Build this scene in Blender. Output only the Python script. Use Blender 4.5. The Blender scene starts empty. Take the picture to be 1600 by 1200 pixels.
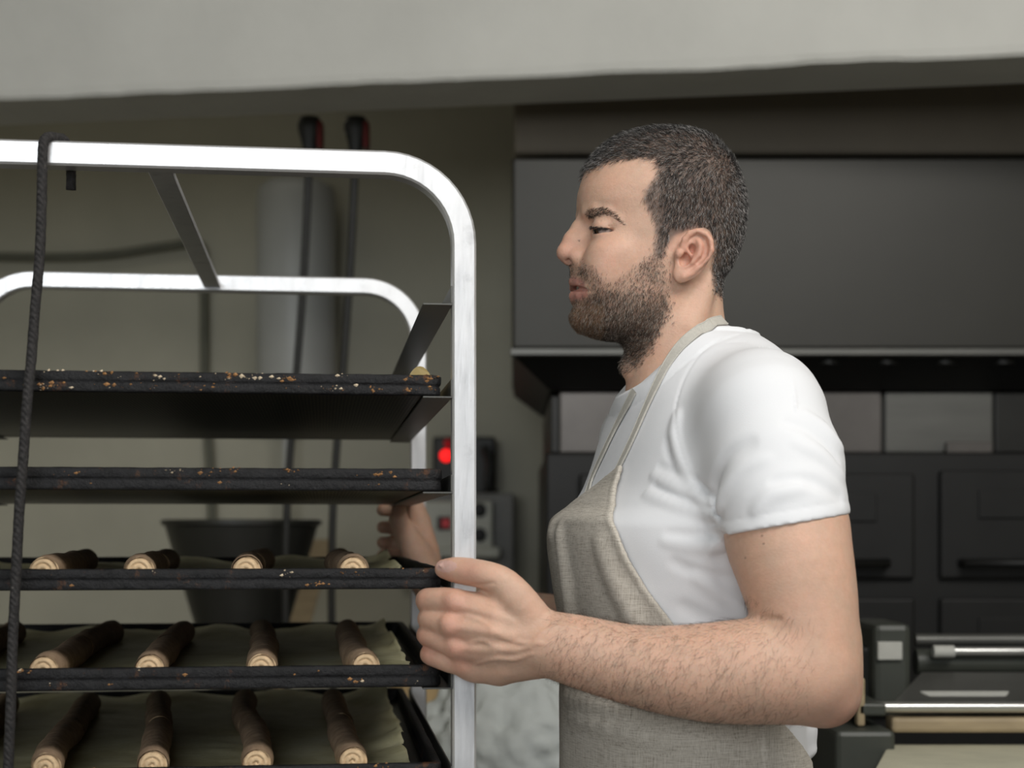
import bpy, bmesh, math, random
import numpy as np
from mathutils import Vector, Matrix, Euler

random.seed(7)
RNG = np.random.default_rng(11)
# ------------------------------------------------------------------ camera
F = 2400.0      # focal length in pixels of the 1600 px frame
HZ = 832.0      # pixel row of the horizon (level camera, lens shifted up)
ZC = 1.34       # camera height in metres
scn = bpy.context.scene
COL = scn.collection
cd = bpy.data.cameras.new('camera')
cd.sensor_width = 36.0
cd.lens = 36.0 * F / 1600.0
cd.shift_y = (HZ - 600.0) / 1600.0
cd.clip_start = 0.05
cd.dof.use_dof = True
cd.dof.focus_distance = 1.74
cd.dof.aperture_fstop = 4.0
cam = bpy.data.objects.new('camera', cd)
cam.location = (0, 0, ZC)
cam.rotation_euler = (math.pi / 2, 0, 0)
COL.objects.link(cam)
scn.camera = cam
scn.view_settings.view_transform = 'Standard'
scn.view_settings.look = 'None'
scn.view_settings.exposure = 0.0
scn.view_settings.gamma = 1.0
scn.view_settings.use_curve_mapping = False
# ------------------------------------------------------------------ light
w = bpy.data.worlds.new('world'); scn.world = w
w.use_nodes = True
w.node_tree.nodes['Background'].inputs[0].default_value = (0.86, 0.93, 1.0, 1)
w.node_tree.nodes['Background'].inputs[1].default_value = 0.10

def area_light(name, loc, target, sx, sy, power, color):
    l = bpy.data.lights.new(name, 'AREA')
    l.shape = 'RECTANGLE'; l.size = sx; l.size_y = sy; l.energy = power; l.color = color
    o = bpy.data.objects.new(name, l); COL.objects.link(o)
    o.location = loc
    o.rotation_euler = (Vector(target) - Vector(loc)).to_track_quat('-Z', 'Y').to_euler()
    return o
area_light('ceiling_lamp_light', (0.85, 0.45, 2.93), (0.2, 1.7, 1.1), 1.5, 0.9, 62, (1.0, 0.97, 0.93))
area_light('front_fill_light', (-0.9, -2.1, 2.0), (-0.1, 1.8, 1.3), 2.2, 1.4, 56, (0.93, 0.97, 1.0))  # added frontal fill behind the camera to reach between the trays; no actual window
area_light('back_wall_fill_light', (-1.0, 3.75, 2.9), (-1.0, 4.0, 0.8), 1.6, 0.3, 1.2, (1.0, 0.97, 0.86))  # weak unseen fill added to lift the back wall, not a known lamp


def P(u, v, d):
    return np.array([(u - 800.0) * d / F, d, ZC + (HZ - v) * d / F])

# ------------------------------------------------------------------ materials
def new_mat(name):
    m = bpy.data.materials.new(name); m.use_nodes = True
    nt = m.node_tree
    return m, nt, nt.nodes['Principled BSDF']

def nd(nt, kind, **kw):
    n = nt.nodes.new(kind)
    for k, v in kw.items():
        if k in n.inputs:
            n.inputs[k].default_value = v
        else:
            setattr(n, k, v)
    return n

def coords(nt, scale=(1, 1, 1), out='Object'):
    tc = nd(nt, 'ShaderNodeTexCoord'); mp = nd(nt, 'ShaderNodeMapping')
    mp.inputs['Scale'].default_value = scale
    nt.links.new(tc.outputs[out], mp.inputs[0])
    return mp.outputs[0]

def ramp(nt, fac, stops):
    r = nd(nt, 'ShaderNodeValToRGB'); e = r.color_ramp.elements
    while len(e) < len(stops): e.new(0.5)
    for i, (p, c) in enumerate(stops):
        e[i].position = p; e[i].color = (c[0], c[1], c[2], 1) if len(c) == 3 else c
    nt.links.new(fac, r.inputs[0])
    return r.outputs[0]

def mixc(nt, fac, a, b, mode='MIX'):
    m = nd(nt, 'ShaderNodeMix'); m.data_type = 'RGBA'; m.blend_type = mode
    for s, val in ((0, fac), (6, a), (7, b)):
        if hasattr(val, 'is_output'): nt.links.new(val, m.inputs[s])
        elif s == 0: m.inputs[0].default_value = val
        else: m.inputs[s].default_value = (val[0], val[1], val[2], 1)
    return m.outputs[2]

def bump(nt, bsdf, h, dist, strength=1.0):
    b = nd(nt, 'ShaderNodeBump'); b.inputs['Distance'].default_value = dist; b.inputs['Strength'].default_value = strength
    nt.links.new(h, b.inputs['Height']); nt.links.new(b.outputs[0], bsdf.inputs['Normal'])

def noise(nt, vec, scale, detail=4, rough=0.6):
    n = nd(nt, 'ShaderNodeTexNoise'); n.inputs['Scale'].default_value = scale
    n.inputs['Detail'].default_value = detail; n.inputs['Roughness'].default_value = rough
    nt.links.new(vec, n.inputs['Vector'])
    return n.outputs['Fac']

def M_plain(name, col, rough=0.6, metal=0.0, var=0.15, scale=18, bmp=0.0, bscale=80, stretch=(1, 1, 1), emit=0.0, spec=0.5):
    m, nt, b = new_mat(name)
    v = coords(nt, stretch)
    n = noise(nt, v, scale)
    c0 = tuple(max(0, x * (1 - var)) for x in col); c1 = tuple(min(1, x * (1 + var)) for x in col)
    c = ramp(nt, n, [(0.3, c0), (0.7, c1)])
    nt.links.new(c, b.inputs['Base Color'])
    b.inputs['Roughness'].default_value = rough; b.inputs['Metallic'].default_value = metal
    b.inputs['Specular IOR Level'].default_value = spec
    if bmp: bump(nt, b, noise(nt, v, bscale), bmp)
    if emit:
        b.inputs['Emission Color'].default_value = (*col, 1); b.inputs['Emission Strength'].default_value = emit
    return m

MT = {}
MT['wall'] = M_plain('painted_wall', (0.44, 0.42, 0.325), 0.55, 0, 0.10, 2.2, 0.002, 14)
MT['beam'] = M_plain('painted_plaster', (0.60, 0.595, 0.55), 0.75, 0, 0.06, 3.0, 0.004, 9)
MT['floor'] = M_plain('floor_tile_surface', (0.22, 0.20, 0.18), 0.45, 0, 0.15, 5)
MT['ceiling'] = M_plain('ceiling_paint', (0.42, 0.40, 0.36), 0.8, 0, 0.08, 4)
MT['steel'] = M_plain('brushed_dull_steel', (0.13, 0.13, 0.12), 0.42, 0.55, 0.12, 4, 0.0, 60, (1, 1, 8))
MT['hood'] = M_plain('hood_sheet_steel', (0.031, 0.030, 0.025), 0.45, 0.35, 0.14, 2.0)
MT['bright_steel'] = M_plain('bright_steel', (0.62, 0.62, 0.60), 0.28, 0.9, 0.08, 10)
MT['black_metal'] = M_plain('black_oven_metal', (0.008, 0.008, 0.0075), 0.5, 0.2, 0.3, 8)
MT['dark_metal'] = M_plain('dark_grey_metal', (0.022, 0.022, 0.02), 0.45, 0.4, 0.2, 8)
MT['panel_steel'] = M_plain('oven_panel_steel', (0.13, 0.12, 0.112), 0.38, 0.5, 0.25, 4)
MT['machine'] = M_plain('grey_machine_paint', (0.055, 0.06, 0.05), 0.45, 0.1, 0.15, 9)
MT['cream_belt'] = M_plain('cream_belt_cloth', (0.55, 0.53, 0.40), 0.85, 0, 0.08, 20)
MT['wood'] = M_plain('pale_wood', (0.36, 0.28, 0.17), 0.6, 0, 0.2, 9, 0, 60, (1, 1, 6))
MT['pipe'] = M_plain('white_plastic_pipe', (0.48, 0.485, 0.46), 0.4, 0, 0.05, 5)
MT['cable'] = M_plain('dark_cable_rubber', (0.022, 0.022, 0.02), 0.6, 0, 0.2, 40)
MT['wallpipe'] = M_plain('painted_conduit', (0.12, 0.12, 0.085), 0.5, 0, 0.1, 20)
MT['plug_red'] = M_plain('red_plug_plastic', (0.13, 0.012, 0.01), 0.45, 0, 0.1, 30)
MT['plug_white'] = M_plain('white_plug_plastic', (0.55, 0.52, 0.46), 0.45, 0, 0.1, 30)
MT['box_beige'] = M_plain('beige_switch_plastic', (0.60, 0.60, 0.52), 0.45, 0, 0.06, 20)
MT['box_grey'] = M_plain('grey_switch_box', (0.20, 0.195, 0.18), 0.5, 0, 0.08, 20)
MT['led'] = M_plain('red_indicator_lamp', (1.0, 0.012, 0.012), 0.4, 0, 0.0, 20, emit=1.6)
MT['led_dim'] = M_plain('red_indicator_dim', (0.35, 0.008, 0.012), 0.4, 0, 0.0, 20, emit=0.25)
MT['sticker'] = M_plain('paper_sticker', (0.50, 0.50, 0.46), 0.6, 0, 0.05, 60)
MT['dough'] = M_plain('pale_dough', (0.58, 0.42, 0.22), 0.8, 0, 0.12, 20, 0.003, 30)
MT['table'] = M_plain('worktable_steel', (0.25, 0.25, 0.24), 0.4, 0.6, 0.1, 6)
MT['scraper'] = M_plain('amber_plastic', (0.52, 0.38, 0.14), 0.35, 0, 0.1, 20)
MT['cloth_black'] = M_plain('black_trouser_cloth', (0.02, 0.02, 0.022), 0.9, 0, 0.2, 40)
MT['shoe'] = M_plain('black_shoe_leather', (0.02, 0.018, 0.016), 0.4, 0, 0.2, 30)
MT['eye'] = None

def M_frame():
    m, nt, b = new_mat('scratched_aluminium')
    v = coords(nt)
    n1 = noise(nt, v, 26, 6, 0.7); n2 = noise(nt, coords(nt, (1, 1, 0.15)), 130, 3)
    c = ramp(nt, n1, [(0.28, (0.58, 0.58, 0.585)), (0.42, (0.72, 0.72, 0.725)), (0.7, (0.77, 0.77, 0.775))])
    s = ramp(nt, noise(nt, v, 58, 8, 0.75), [(0.27, (0.10, 0.10, 0.10)), (0.30, (1, 1, 1))])
    nt.links.new(mixc(nt, 0.7, c, s, 'MULTIPLY'), b.inputs['Base Color'])
    b.inputs['Metallic'].default_value = 0.7
    r = ramp(nt, n2, [(0.2, (0.30, 0.30, 0.30)), (0.8, (0.48, 0.48, 0.48))])
    nt.links.new(r, b.inputs['Roughness'])
    bump(nt, b, n2, 0.0003, 0.6)
    return m
MT['frame'] = M_frame()

def M_tray(name, flaky):
    m, nt, b = new_mat(name)
    v = coords(nt)
    n1 = noise(nt, v, 55, 6, 0.7)
    base = ramp(nt, n1, [(0.3, (0.003, 0.003, 0.0035)), (0.7, (0.013, 0.013, 0.0145))])
    rustm = ramp(nt, noise(nt, v, 38, 7, 0.75), [(0.60, (0, 0, 0)), (0.66, (1, 1, 1))])
    rust = ramp(nt, noise(nt, v, 120, 3), [(0.3, (0.05, 0.014, 0.004)), (0.7, (0.20, 0.085, 0.03))])
    col = mixc(nt, rustm, base, rust)
    nt.links.new(mixc(nt, 0.55 if flaky else 0.2, base, col), b.inputs['Base Color'])
    b.inputs['Roughness'].default_value = 0.55; b.inputs['Specular IOR Level'].default_value = 0.32
    bump(nt, b, mixc(nt, 0.5, n1, noise(nt, v, 170, 5, 0.7)), 0.004, 1.0)
    return m
MT['tray'] = M_tray('burnt_black_enamel', True)

def M_perf():
    m, nt, b = new_mat('perforated_black_sheet')
    v = coords(nt)
    vo = nd(nt, 'ShaderNodeTexVoronoi'); vo.inputs['Scale'].default_value = 260; vo.inputs['Randomness'].default_value = 0.0
    nt.links.new(v, vo.inputs['Vector'])
    c = ramp(nt, vo.outputs['Distance'], [(0.22, (0.20, 0.18, 0.12)), (0.34, (0.006, 0.005, 0.004))])
    nt.links.new(c, b.inputs['Base Color'])
    b.inputs['Roughness'].default_value = 0.4; b.inputs['Metallic'].default_value = 0.3
    return m
MT['perf'] = M_perf()
MT['flake_tan'] = M_plain('burnt_flake_tan', (0.30, 0.15, 0.055), 0.8, 0, 0.5, 300)
MT['flake_pale'] = M_plain('pale_flour_flake', (0.66, 0.54, 0.38), 0.8, 0, 0.25, 300)

def M_roll():
    m, nt, b = new_mat('rolled_pastry_crust')
    v = coords(nt)
    n = noise(nt, v, 60, 5, 0.65)
    c = ramp(nt, n, [(0.25, (0.19, 0.12, 0.075)), (0.55, (0.34, 0.235, 0.15)), (0.8, (0.45, 0.33, 0.22))])
    nt.links.new(c, b.inputs['Base Color']); b.inputs['Roughness'].default_value = 0.8
    bump(nt, b, n, 0.002, 0.7)
    return m
MT['roll'] = M_roll()
MT['roll_end'] = M_plain('rolled_pastry_cut', (0.66, 0.48, 0.29), 0.8, 0, 0.18, 120, 0.001, 300)

def M_paper():
    m, nt, b = new_mat('greased_baking_paper')
    v = coords(nt)
    n = noise(nt, v, 7, 5, 0.7)
    c = ramp(nt, n, [(0.35, (0.46, 0.42, 0.22)), (0.55, (0.66, 0.63, 0.41)), (0.8, (0.74, 0.74, 0.58))])
    nt.links.new(c, b.inputs['Base Color']); b.inputs['Roughness'].default_value = 0.5
    bump(nt, b, noise(nt, v, 40, 4), 0.002, 0.6)
    return m
MT['paper'] = M_paper()

def M_rope():
    m, nt, b = new_mat('charred_rope')
    v = coords(nt)
    wv = nd(nt, 'ShaderNodeTexWave'); wv.inputs['Scale'].default_value = 90; wv.inputs['Distortion'].default_value = 3.0
    wv.bands_direction = 'DIAGONAL'
    nt.links.new(v, wv.inputs['Vector'])
    n = noise(nt, v, 240, 4)
    c = ramp(nt, n, [(0.35, (0.012, 0.011, 0.011)), (0.66, (0.035, 0.032, 0.031)), (0.8, (0.14, 0.125, 0.11))])
    nt.links.new(c, b.inputs['Base Color']); b.inputs['Roughness'].default_value = 0.85
    bump(nt, b, mixc(nt, 0.5, wv.outputs['Fac'], n), 0.0016, 0.9)
    return m
MT['rope'] = M_rope()

def M_bag():
    m, nt, b = new_mat('clear_plastic_film')
    v = coords(nt)
    b.inputs['Base Color'].default_value = (0.90, 0.95, 0.93, 1)
    b.inputs['Roughness'].default_value = 0.22
    b.inputs['Transmission Weight'].default_value = 0.12
    b.inputs['IOR'].default_value = 1.08
    bump(nt, b, noise(nt, v, 16, 2), 0.02, 0.8)
    return m
MT['bag'] = M_bag()

def M_attr(name, rough, sss=0.0, bmp=None, sheen=0.0):
    m, nt, b = new_mat(name)
    a = nd(nt, 'ShaderNodeAttribute'); a.attribute_name = 'Col'
    v = coords(nt)
    n = noise(nt, v, 130, 4, 0.7)
    k = ramp(nt, n, [(0.3, (0.90, 0.88, 0.87)), (0.7, (1, 1, 1))])
    nt.links.new(mixc(nt, 1.0, a.outputs['Color'], k, 'MULTIPLY'), b.inputs['Base Color'])
    b.inputs['Roughness'].default_value = rough
    if sss:
        b.inputs['Subsurface Weight'].default_value = sss
        b.inputs['Subsurface Radius'].default_value = (1.0, 0.35, 0.2)
        b.inputs['Subsurface Scale'].default_value = 0.004
    if bmp: bump(nt, b, noise(nt, v, bmp[0], 5, 0.7), bmp[1], 0.8)
    return m
MT['skin'] = M_attr('skin', 0.52, 0.35, (420, 0.0006))

def M_hairs(name, rough=0.5):
    m, nt, b = new_mat(name)
    a = nd(nt, 'ShaderNodeAttribute'); a.attribute_name = 'Col'
    nt.links.new(a.outputs['Color'], b.inputs['Base Color'])
    b.inputs['Roughness'].default_value = rough
    return m
MT['hair'] = M_hairs('short_hair', 0.5)

def M_shirt():
    m, nt, b = new_mat('white_jersey')
    v = coords(nt)
    b.inputs['Base Color'].default_value = (0.76, 0.77, 0.79, 1)
    b.inputs['Roughness'].default_value = 0.9
    b.inputs['Sheen Weight'].default_value = 0.1
    bump(nt, b, noise(nt, v, 900, 2), 0.0003, 0.5)
    return m
MT['shirt'] = M_shirt()

def M_linen():
    m, nt, b = new_mat('natural_linen')
    n1 = noise(nt, coords(nt, (60, 60, 900)), 1.0, 4, 0.7)
    n2 = noise(nt, coords(nt, (900, 900, 50)), 1.0, 4, 0.7)
    mx = nd(nt, 'ShaderNodeMath'); mx.operation = 'ADD'
    nt.links.new(n1, mx.inputs[0]); nt.links.new(n2, mx.inputs[1])
    hv = nd(nt, 'ShaderNodeMath'); hv.operation = 'MULTIPLY'; hv.inputs[1].default_value = 0.5
    nt.links.new(mx.outputs[0], hv.inputs[0])
    c = ramp(nt, hv.outputs[0], [(0.33, (0.19, 0.165, 0.13)), (0.46, (0.46, 0.42, 0.36)), (0.62, (0.62, 0.58, 0.51))])
    nt.links.new(c, b.inputs['Base Color']); b.inputs['Roughness'].default_value = 0.95
    bump(nt, b, hv.outputs[0], 0.0008, 0.8)
    return m
MT['linen'] = M_linen()
MT['strap'] = M_plain('linen_tape', (0.50, 0.48, 0.43), 0.9, 0, 0.06, 300, 0.0005, 900)

# ------------------------------------------------------------------ object helpers
def tag(o, label=None, cat=None, group=None, kind=None):
    if label: o['label'] = label
    if cat: o['category'] = cat
    if group: o['group'] = group
    if kind: o['kind'] = kind
    return o

def empty(name, loc=(0, 0, 0), rz=0.0):
    o = bpy.data.objects.new(name, None); COL.objects.link(o)
    o.location = loc; o.rotation_euler = (0, 0, rz); o.empty_display_size = 0.05
    return o

def thing(name, label, cat, loc=(0, 0, 0), rz=0.0, group=None):
    return tag(empty(name, loc, rz), label, cat, group)

def world_of(p):
    m = Matrix.Identity(4)
    while p is not None:
        m = Matrix.Translation(p.location) @ p.rotation_euler.to_matrix().to_4x4() @ m
        p = p.parent
    return m

def link(name, me, mat, parent=None, loc=None):
    """mesh given in world coordinates; stored relative to its parent (or to loc)"""
    o = bpy.data.objects.new(name, me); COL.objects.link(o)
    for x in (mat if isinstance(mat, (list, tuple)) else [mat]):
        me.materials.append(x)
    if parent is not None:
        o.parent = parent
        me.transform(world_of(parent).inverted())
    elif loc is not None:
        me.transform(Matrix.Translation(-Vector(loc))); o.location = loc
    return o

def np_mesh(name, V, Q, smooth=True):
    V = np.asarray(V, dtype=np.float32); Q = np.asarray(Q, dtype=np.int32)
    me = bpy.data.meshes.new(name)
    me.vertices.add(len(V)); me.vertices.foreach_set('co', V.ravel())
    k = Q.shape[1]; n = len(Q)
    me.loops.add(n * k); me.loops.foreach_set('vertex_index', Q.ravel())
    me.polygons.add(n)
    me.polygons.foreach_set('loop_start', np.arange(n, dtype=np.int32) * k)
    me.polygons.foreach_set('use_smooth', np.full(n, smooth, dtype=bool))
    me.update(calc_edges=True); me.validate()
    return me

class MB:
    """collects simple solids in world coordinates"""
    def __init__(s): s.bm = bmesh.new(); s.mi = 0
    def _new(s, vs, fs):
        b = [s.bm.verts.new(v) for v in vs]
        out = []
        for f in fs:
            try:
                fc = s.bm.faces.new([b[i] for i in f]); fc.material_index = s.mi; out.append(fc)
            except ValueError: pass
        return b, out
    def hexa(s, c8, bevel=0.0, seg=2):
        b, fs = s._new(c8, [(0, 3, 2, 1), (4, 5, 6, 7), (0, 1, 5, 4), (1, 2, 6, 5), (2, 3, 7, 6), (3, 0, 4, 7)])
        if bevel:
            es = list({e for f in fs for e in f.edges})
            r = bmesh.ops.bevel(s.bm, geom=es, offset=bevel, segments=seg, affect='EDGES', profile=0.5)
            for f in r['faces']: f.material_index = s.mi
        return s
    def box(s, lo, hi, bevel=0.0, mat=None, seg=2):
        (x0, y0, z0), (x1, y1, z1) = lo, hi
        c = [(x0, y0, z0), (x1, y0, z0), (x1, y1, z0), (x0, y1, z0), (x0, y0, z1), (x1, y0, z1), (x1, y1, z1), (x0, y1, z1)]
        if mat is not None: c = [tuple(mat @ Vector(q)) for q in c]
        return s.hexa(c, bevel, seg)
    def tube(s, pts, r, n=12, cap=True, closed=False):
        pts = [Vector(p) for p in pts]
        rs = r if isinstance(r, (list, tuple, np.ndarray)) else [r] * len(pts)
        rings = []; prev = None
        for i, p in enumerate(pts):
            t = (pts[min(i + 1, len(pts) - 1)] - pts[max(i - 1, 0)]).normalized()
            if prev is None:
                a = Vector((0, 0, 1)) if abs(t.z) < 0.9 else Vector((1, 0, 0))
                nrm = t.cross(a).normalized()
            else:
                nrm = (prev - t * prev.dot(t)).normalized()
            prev = nrm; bn = t.cross(nrm)
            rings.append([s.bm.verts.new(p + (nrm * math.cos(q) + bn * math.sin(q)) * rs[i]) for q in [2 * math.pi * k / n for k in range(n)]])
        for i in range(len(rings) - 1):
            for k in range(n):
                f = s.bm.faces.new((rings[i][k], rings[i][(k + 1) % n], rings[i + 1][(k + 1) % n], rings[i + 1][k])); f.material_index = s.mi
        if cap:
            for rr in (rings[0][::-1], rings[-1]):
                f = s.bm.faces.new(rr); f.material_index = s.mi
        return s
    def lathe(s, c, prof, n=32, axis='z', cap=True):
        rings = []
        for (r, h) in prof:
            ring = []
            for k in range(n):
                q = 2 * math.pi * k / n; a, b = r * math.cos(q), r * math.sin(q)
                o = {'z': (a, b, h), 'y': (a, h, -b), 'x': (h, a, b)}[axis]
                ring.append(s.bm.verts.new(Vector(c) + Vector(o)))
            rings.append(ring)
        for i in range(len(rings) - 1):
            for k in range(n):
                f = s.bm.faces.new((rings[i][k], rings[i][(k + 1) % n], rings[i + 1][(k + 1) % n], rings[i + 1][k])); f.material_index = s.mi
        if cap:
            for rr in (rings[0][::-1], rings[-1]):
                f = s.bm.faces.new(rr); f.material_index = s.mi
        return s
    def build(s, name, mat, parent=None, loc=None, smooth=False, kind=None, auto=None):
        bmesh.ops.recalc_face_normals(s.bm, faces=s.bm.faces[:])
        me = bpy.data.meshes.new(name); s.bm.to_mesh(me); s.bm.free()
        if smooth:
            me.polygons.foreach_set('use_smooth', np.ones(len(me.polygons), dtype=bool))
            if auto is not None:
                me.set_sharp_from_angle(angle=math.radians(auto))
        o = link(name, me, mat, parent, loc)
        if kind: o['kind'] = kind
        return o

# ------------------------------------------------------------------ room shell
def struct(o): o['kind'] = 'structure'; return o
XL, XR, YB, YF, ZT = -2.6, 2.9, 4.6, -2.6, 3.0
struct(MB().box((XL, YF, -0.1), (XR, YB, 0)).build('floor', MT['floor']))
struct(MB().box((XL, YF, ZT), (XR, YB, ZT + 0.1)).build('ceiling', MT['ceiling']))
struct(MB().box((XL, YB, 0), (XR, YB + 0.12, ZT)).build('wall_back', MT['wall']))
struct(MB().box((XL - 0.12, YF, 0), (XL, YB, ZT)).build('wall_left', MT['wall']))
struct(MB().box((XR, YF, 0), (XR + 0.12, YB, ZT)).build('wall_right', MT['wall']))

def beam():
    # plastered beam: soffit traced at a height of 0.87 m above the lens, slightly skew to the picture plane
    zb = ZC + 0.87
    a = P(0, 156, 0.87 * F / 676); b = P(1600, 86, 0.87 * F / 746)
    d = Vector((b[0] - a[0], b[1] - a[1], 0)); L = d.length; d.normalize(); n = Vector((-d.y, d.x, 0))
    p0 = Vector((a[0], a[1], zb)) - d * 1.54; L += 1.54 + 1.93
    th = 0.20; N = 260
    V = []; Fq = []
    rr = np.convolve(RNG.normal(0, 1, N + 9), np.ones(9) / 9, 'valid') * 0.006
    for i in range(N + 1):
        q = p0 + d * (L * i / N)
        e = rr[min(i, N - 1)]
        for (o, z) in ((0.0, ZT - 0.001), (0, zb + 0.02), (0.003, zb + 0.006 + e), (0.010, zb + e * 0.7), (th - 0.01, zb + 0.002), (th, zb + 0.012), (th, ZT - 0.001)):
            V.append(tuple(q + n * o)[:2] + (z,))
    for i in range(N):
        for k in range(6):
            Fq.append((i * 7 + k, i * 7 + k + 1, (i + 1) * 7 + k + 1, (i + 1) * 7 + k))
    me = np_mesh('ceiling_beam', V, Fq, False)
    bm = bmesh.new(); bm.from_mesh(me); bmesh.ops.holes_fill(bm, edges=[e for e in bm.edges if e.is_boundary]); bmesh.ops.recalc_face_normals(bm, faces=bm.faces[:]); bm.to_mesh(me); bm.free()
    struct(link('ceiling_beam', me, MT['beam']))
beam()

# ------------------------------------------------------------------ baker's rack
RT = math.radians(7.0)
RX, RY = (724 - 800) * 1.62 / F, 1.62           # front right upright
TB = 0.025                                       # square tube
RACK_W, RACK_D = 0.665, 0.78
ZTOP = ZC + 592 * 1.612 / F                      # outer top of the front bow
RM = Matrix.Translation((RX, RY, 0)) @ Matrix.Rotation(RT, 4, 'Z')   # rack coordinates: x right, y depth
LEDGE = {k: ZC + (HZ - v) * 1.62 / F for k, v in enumerate((477, 621, 769, 920.5, 1072, 1221))}

def RL(x, y, z): return RM @ Vector((x, y, z))

def bow(yy, ztop):
    """bent square tube: up the left side, round two corners, down the right side"""
    R = 0.083; z0 = 0.14; x0, x1 = -RACK_W, 0.0; zt = ztop - TB / 2
    path = [(x1, z0)]
    for k in range(0, 13):
        a = math.pi / 2 * k / 12
        path.append((x1 - R + R * math.cos(a), zt - R + R * math.sin(a)))
    for k in range(0, 13):
        a = math.pi / 2 + math.pi / 2 * k / 12
        path.append((x0 + R + R * math.cos(a), zt - R + R * math.sin(a)))
    path.append((x0, z0))
    bm = bmesh.new(); rings = []
    c = 0.0022; h = TB / 2
    prof = [(-h + c, -h), (h - c, -h), (h, -h + c), (h, h - c), (h - c, h), (-h + c, h), (-h, h - c), (-h, -h + c)]
    for i, p in enumerate(path):
        a = path[max(i - 1, 0)]; b = path[min(i + 1, len(path) - 1)]
        t = Vector((b[0] - a[0], b[1] - a[1])).normalized(); n = Vector((t.y, -t.x))
        rings.append([bm.verts.new(RL(p[0] + n.x * q, yy + r, p[1] + n.y * q)) for q, r in prof])
    m = len(prof)
    for i in range(len(rings) - 1):
        for k in range(m):
            bm.faces.new((rings[i][k], rings[i][(k + 1) % m], rings[i + 1][(k + 1) % m], rings[i + 1][k]))
    bm.faces.new(rings[0]); bm.faces.new(rings[-1][::-1])
    s = MB(); s.bm.free(); s.bm = bm
    return s

rack = thing('bakery_rack', 'tall wheeled aluminium bakery rack holding black baking trays beside the man', 'rack', (RX, RY, 0), RT)
bow(0, ZTOP).build('front_frame', MT['frame'], rack, smooth=True, auto=30)
bow(RACK_D, ZTOP - 0.004).build('rear_frame', MT['frame'], rack, smooth=True, auto=30)
# flat bar joining the two bows under the top
xb = (RM.inverted() @ Vector(P(248, 270, 1.58))).x
MB().box((xb - 0.0125, TB / 2, ZTOP - TB + 0.0005), (xb + 0.0125, RACK_D - TB / 2, ZTOP - TB + 0.0085), 0.0012, RM).build('top_bar', MT['frame'], rack)
# angle rails, both sides
zs = [LEDGE[0] + 0.1, ] + [LEDGE[k] for k in range(6)] + [LEDGE[5] - 0.1005 * k for k in range(1, 7)]
for z in zs[1:]:
    for sd in (1, -1):
        xo = -TB / 2 if sd == 1 else -RACK_W + TB / 2
        s = MB()
        x1, x2 = (xo - 0.031, xo) if sd == 1 else (xo, xo + 0.031)
        s.box((x1, -0.012, z - 0.0018), (x2, RACK_D + 0.012, z), 0.0004, RM, 1)
        xa, xc = (xo - 0.0018, xo) if sd == 1 else (xo, xo + 0.0018)
        s.box((xa, -0.012, z), (xc, RACK_D + 0.012, z + 0.018), 0.0004, RM, 1)
        s.build('rail', MT['steel'], rack)
for yy in (0, RACK_D):
    MB().box((-RACK_W, yy - 0.0125, 0.14), (0, yy + 0.0125, 0.165), 0.002, RM).build('base_bar', MT['frame'], rack)
    for xx in (-RACK_W, 0):
        q = RL(xx, yy, 0)
        c = MB().box((xx - 0.018, yy - 0.02, 0.055), (xx + 0.018, yy + 0.02, 0.142), 0.004, RM).build('caster', MT['bright_steel'], rack)
        MB().lathe(q + Vector((-0.012, 0, 0.05)), [(0.02, 0), (0.05, 0.002), (0.05, 0.022), (0.02, 0.024)], 24, 'x').build('wheel', MT['cable'], c, smooth=True, auto=40)
for xx in (-RACK_W, 0):
    MB().box((xx - 0.0125, 0.0125, 0.14), (xx + 0.0125, RACK_D - 0.0125, 0.165), 0.002, RM).build('side_bar', MT['frame'], rack)

# ------------------------------------------------------------------ baking trays
def wobble(n, amp, w=7):
    return np.convolve(RNG.normal(0, 1, n + w - 1), np.ones(w) / w, 'valid') * amp * math.sqrt(w)

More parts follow.
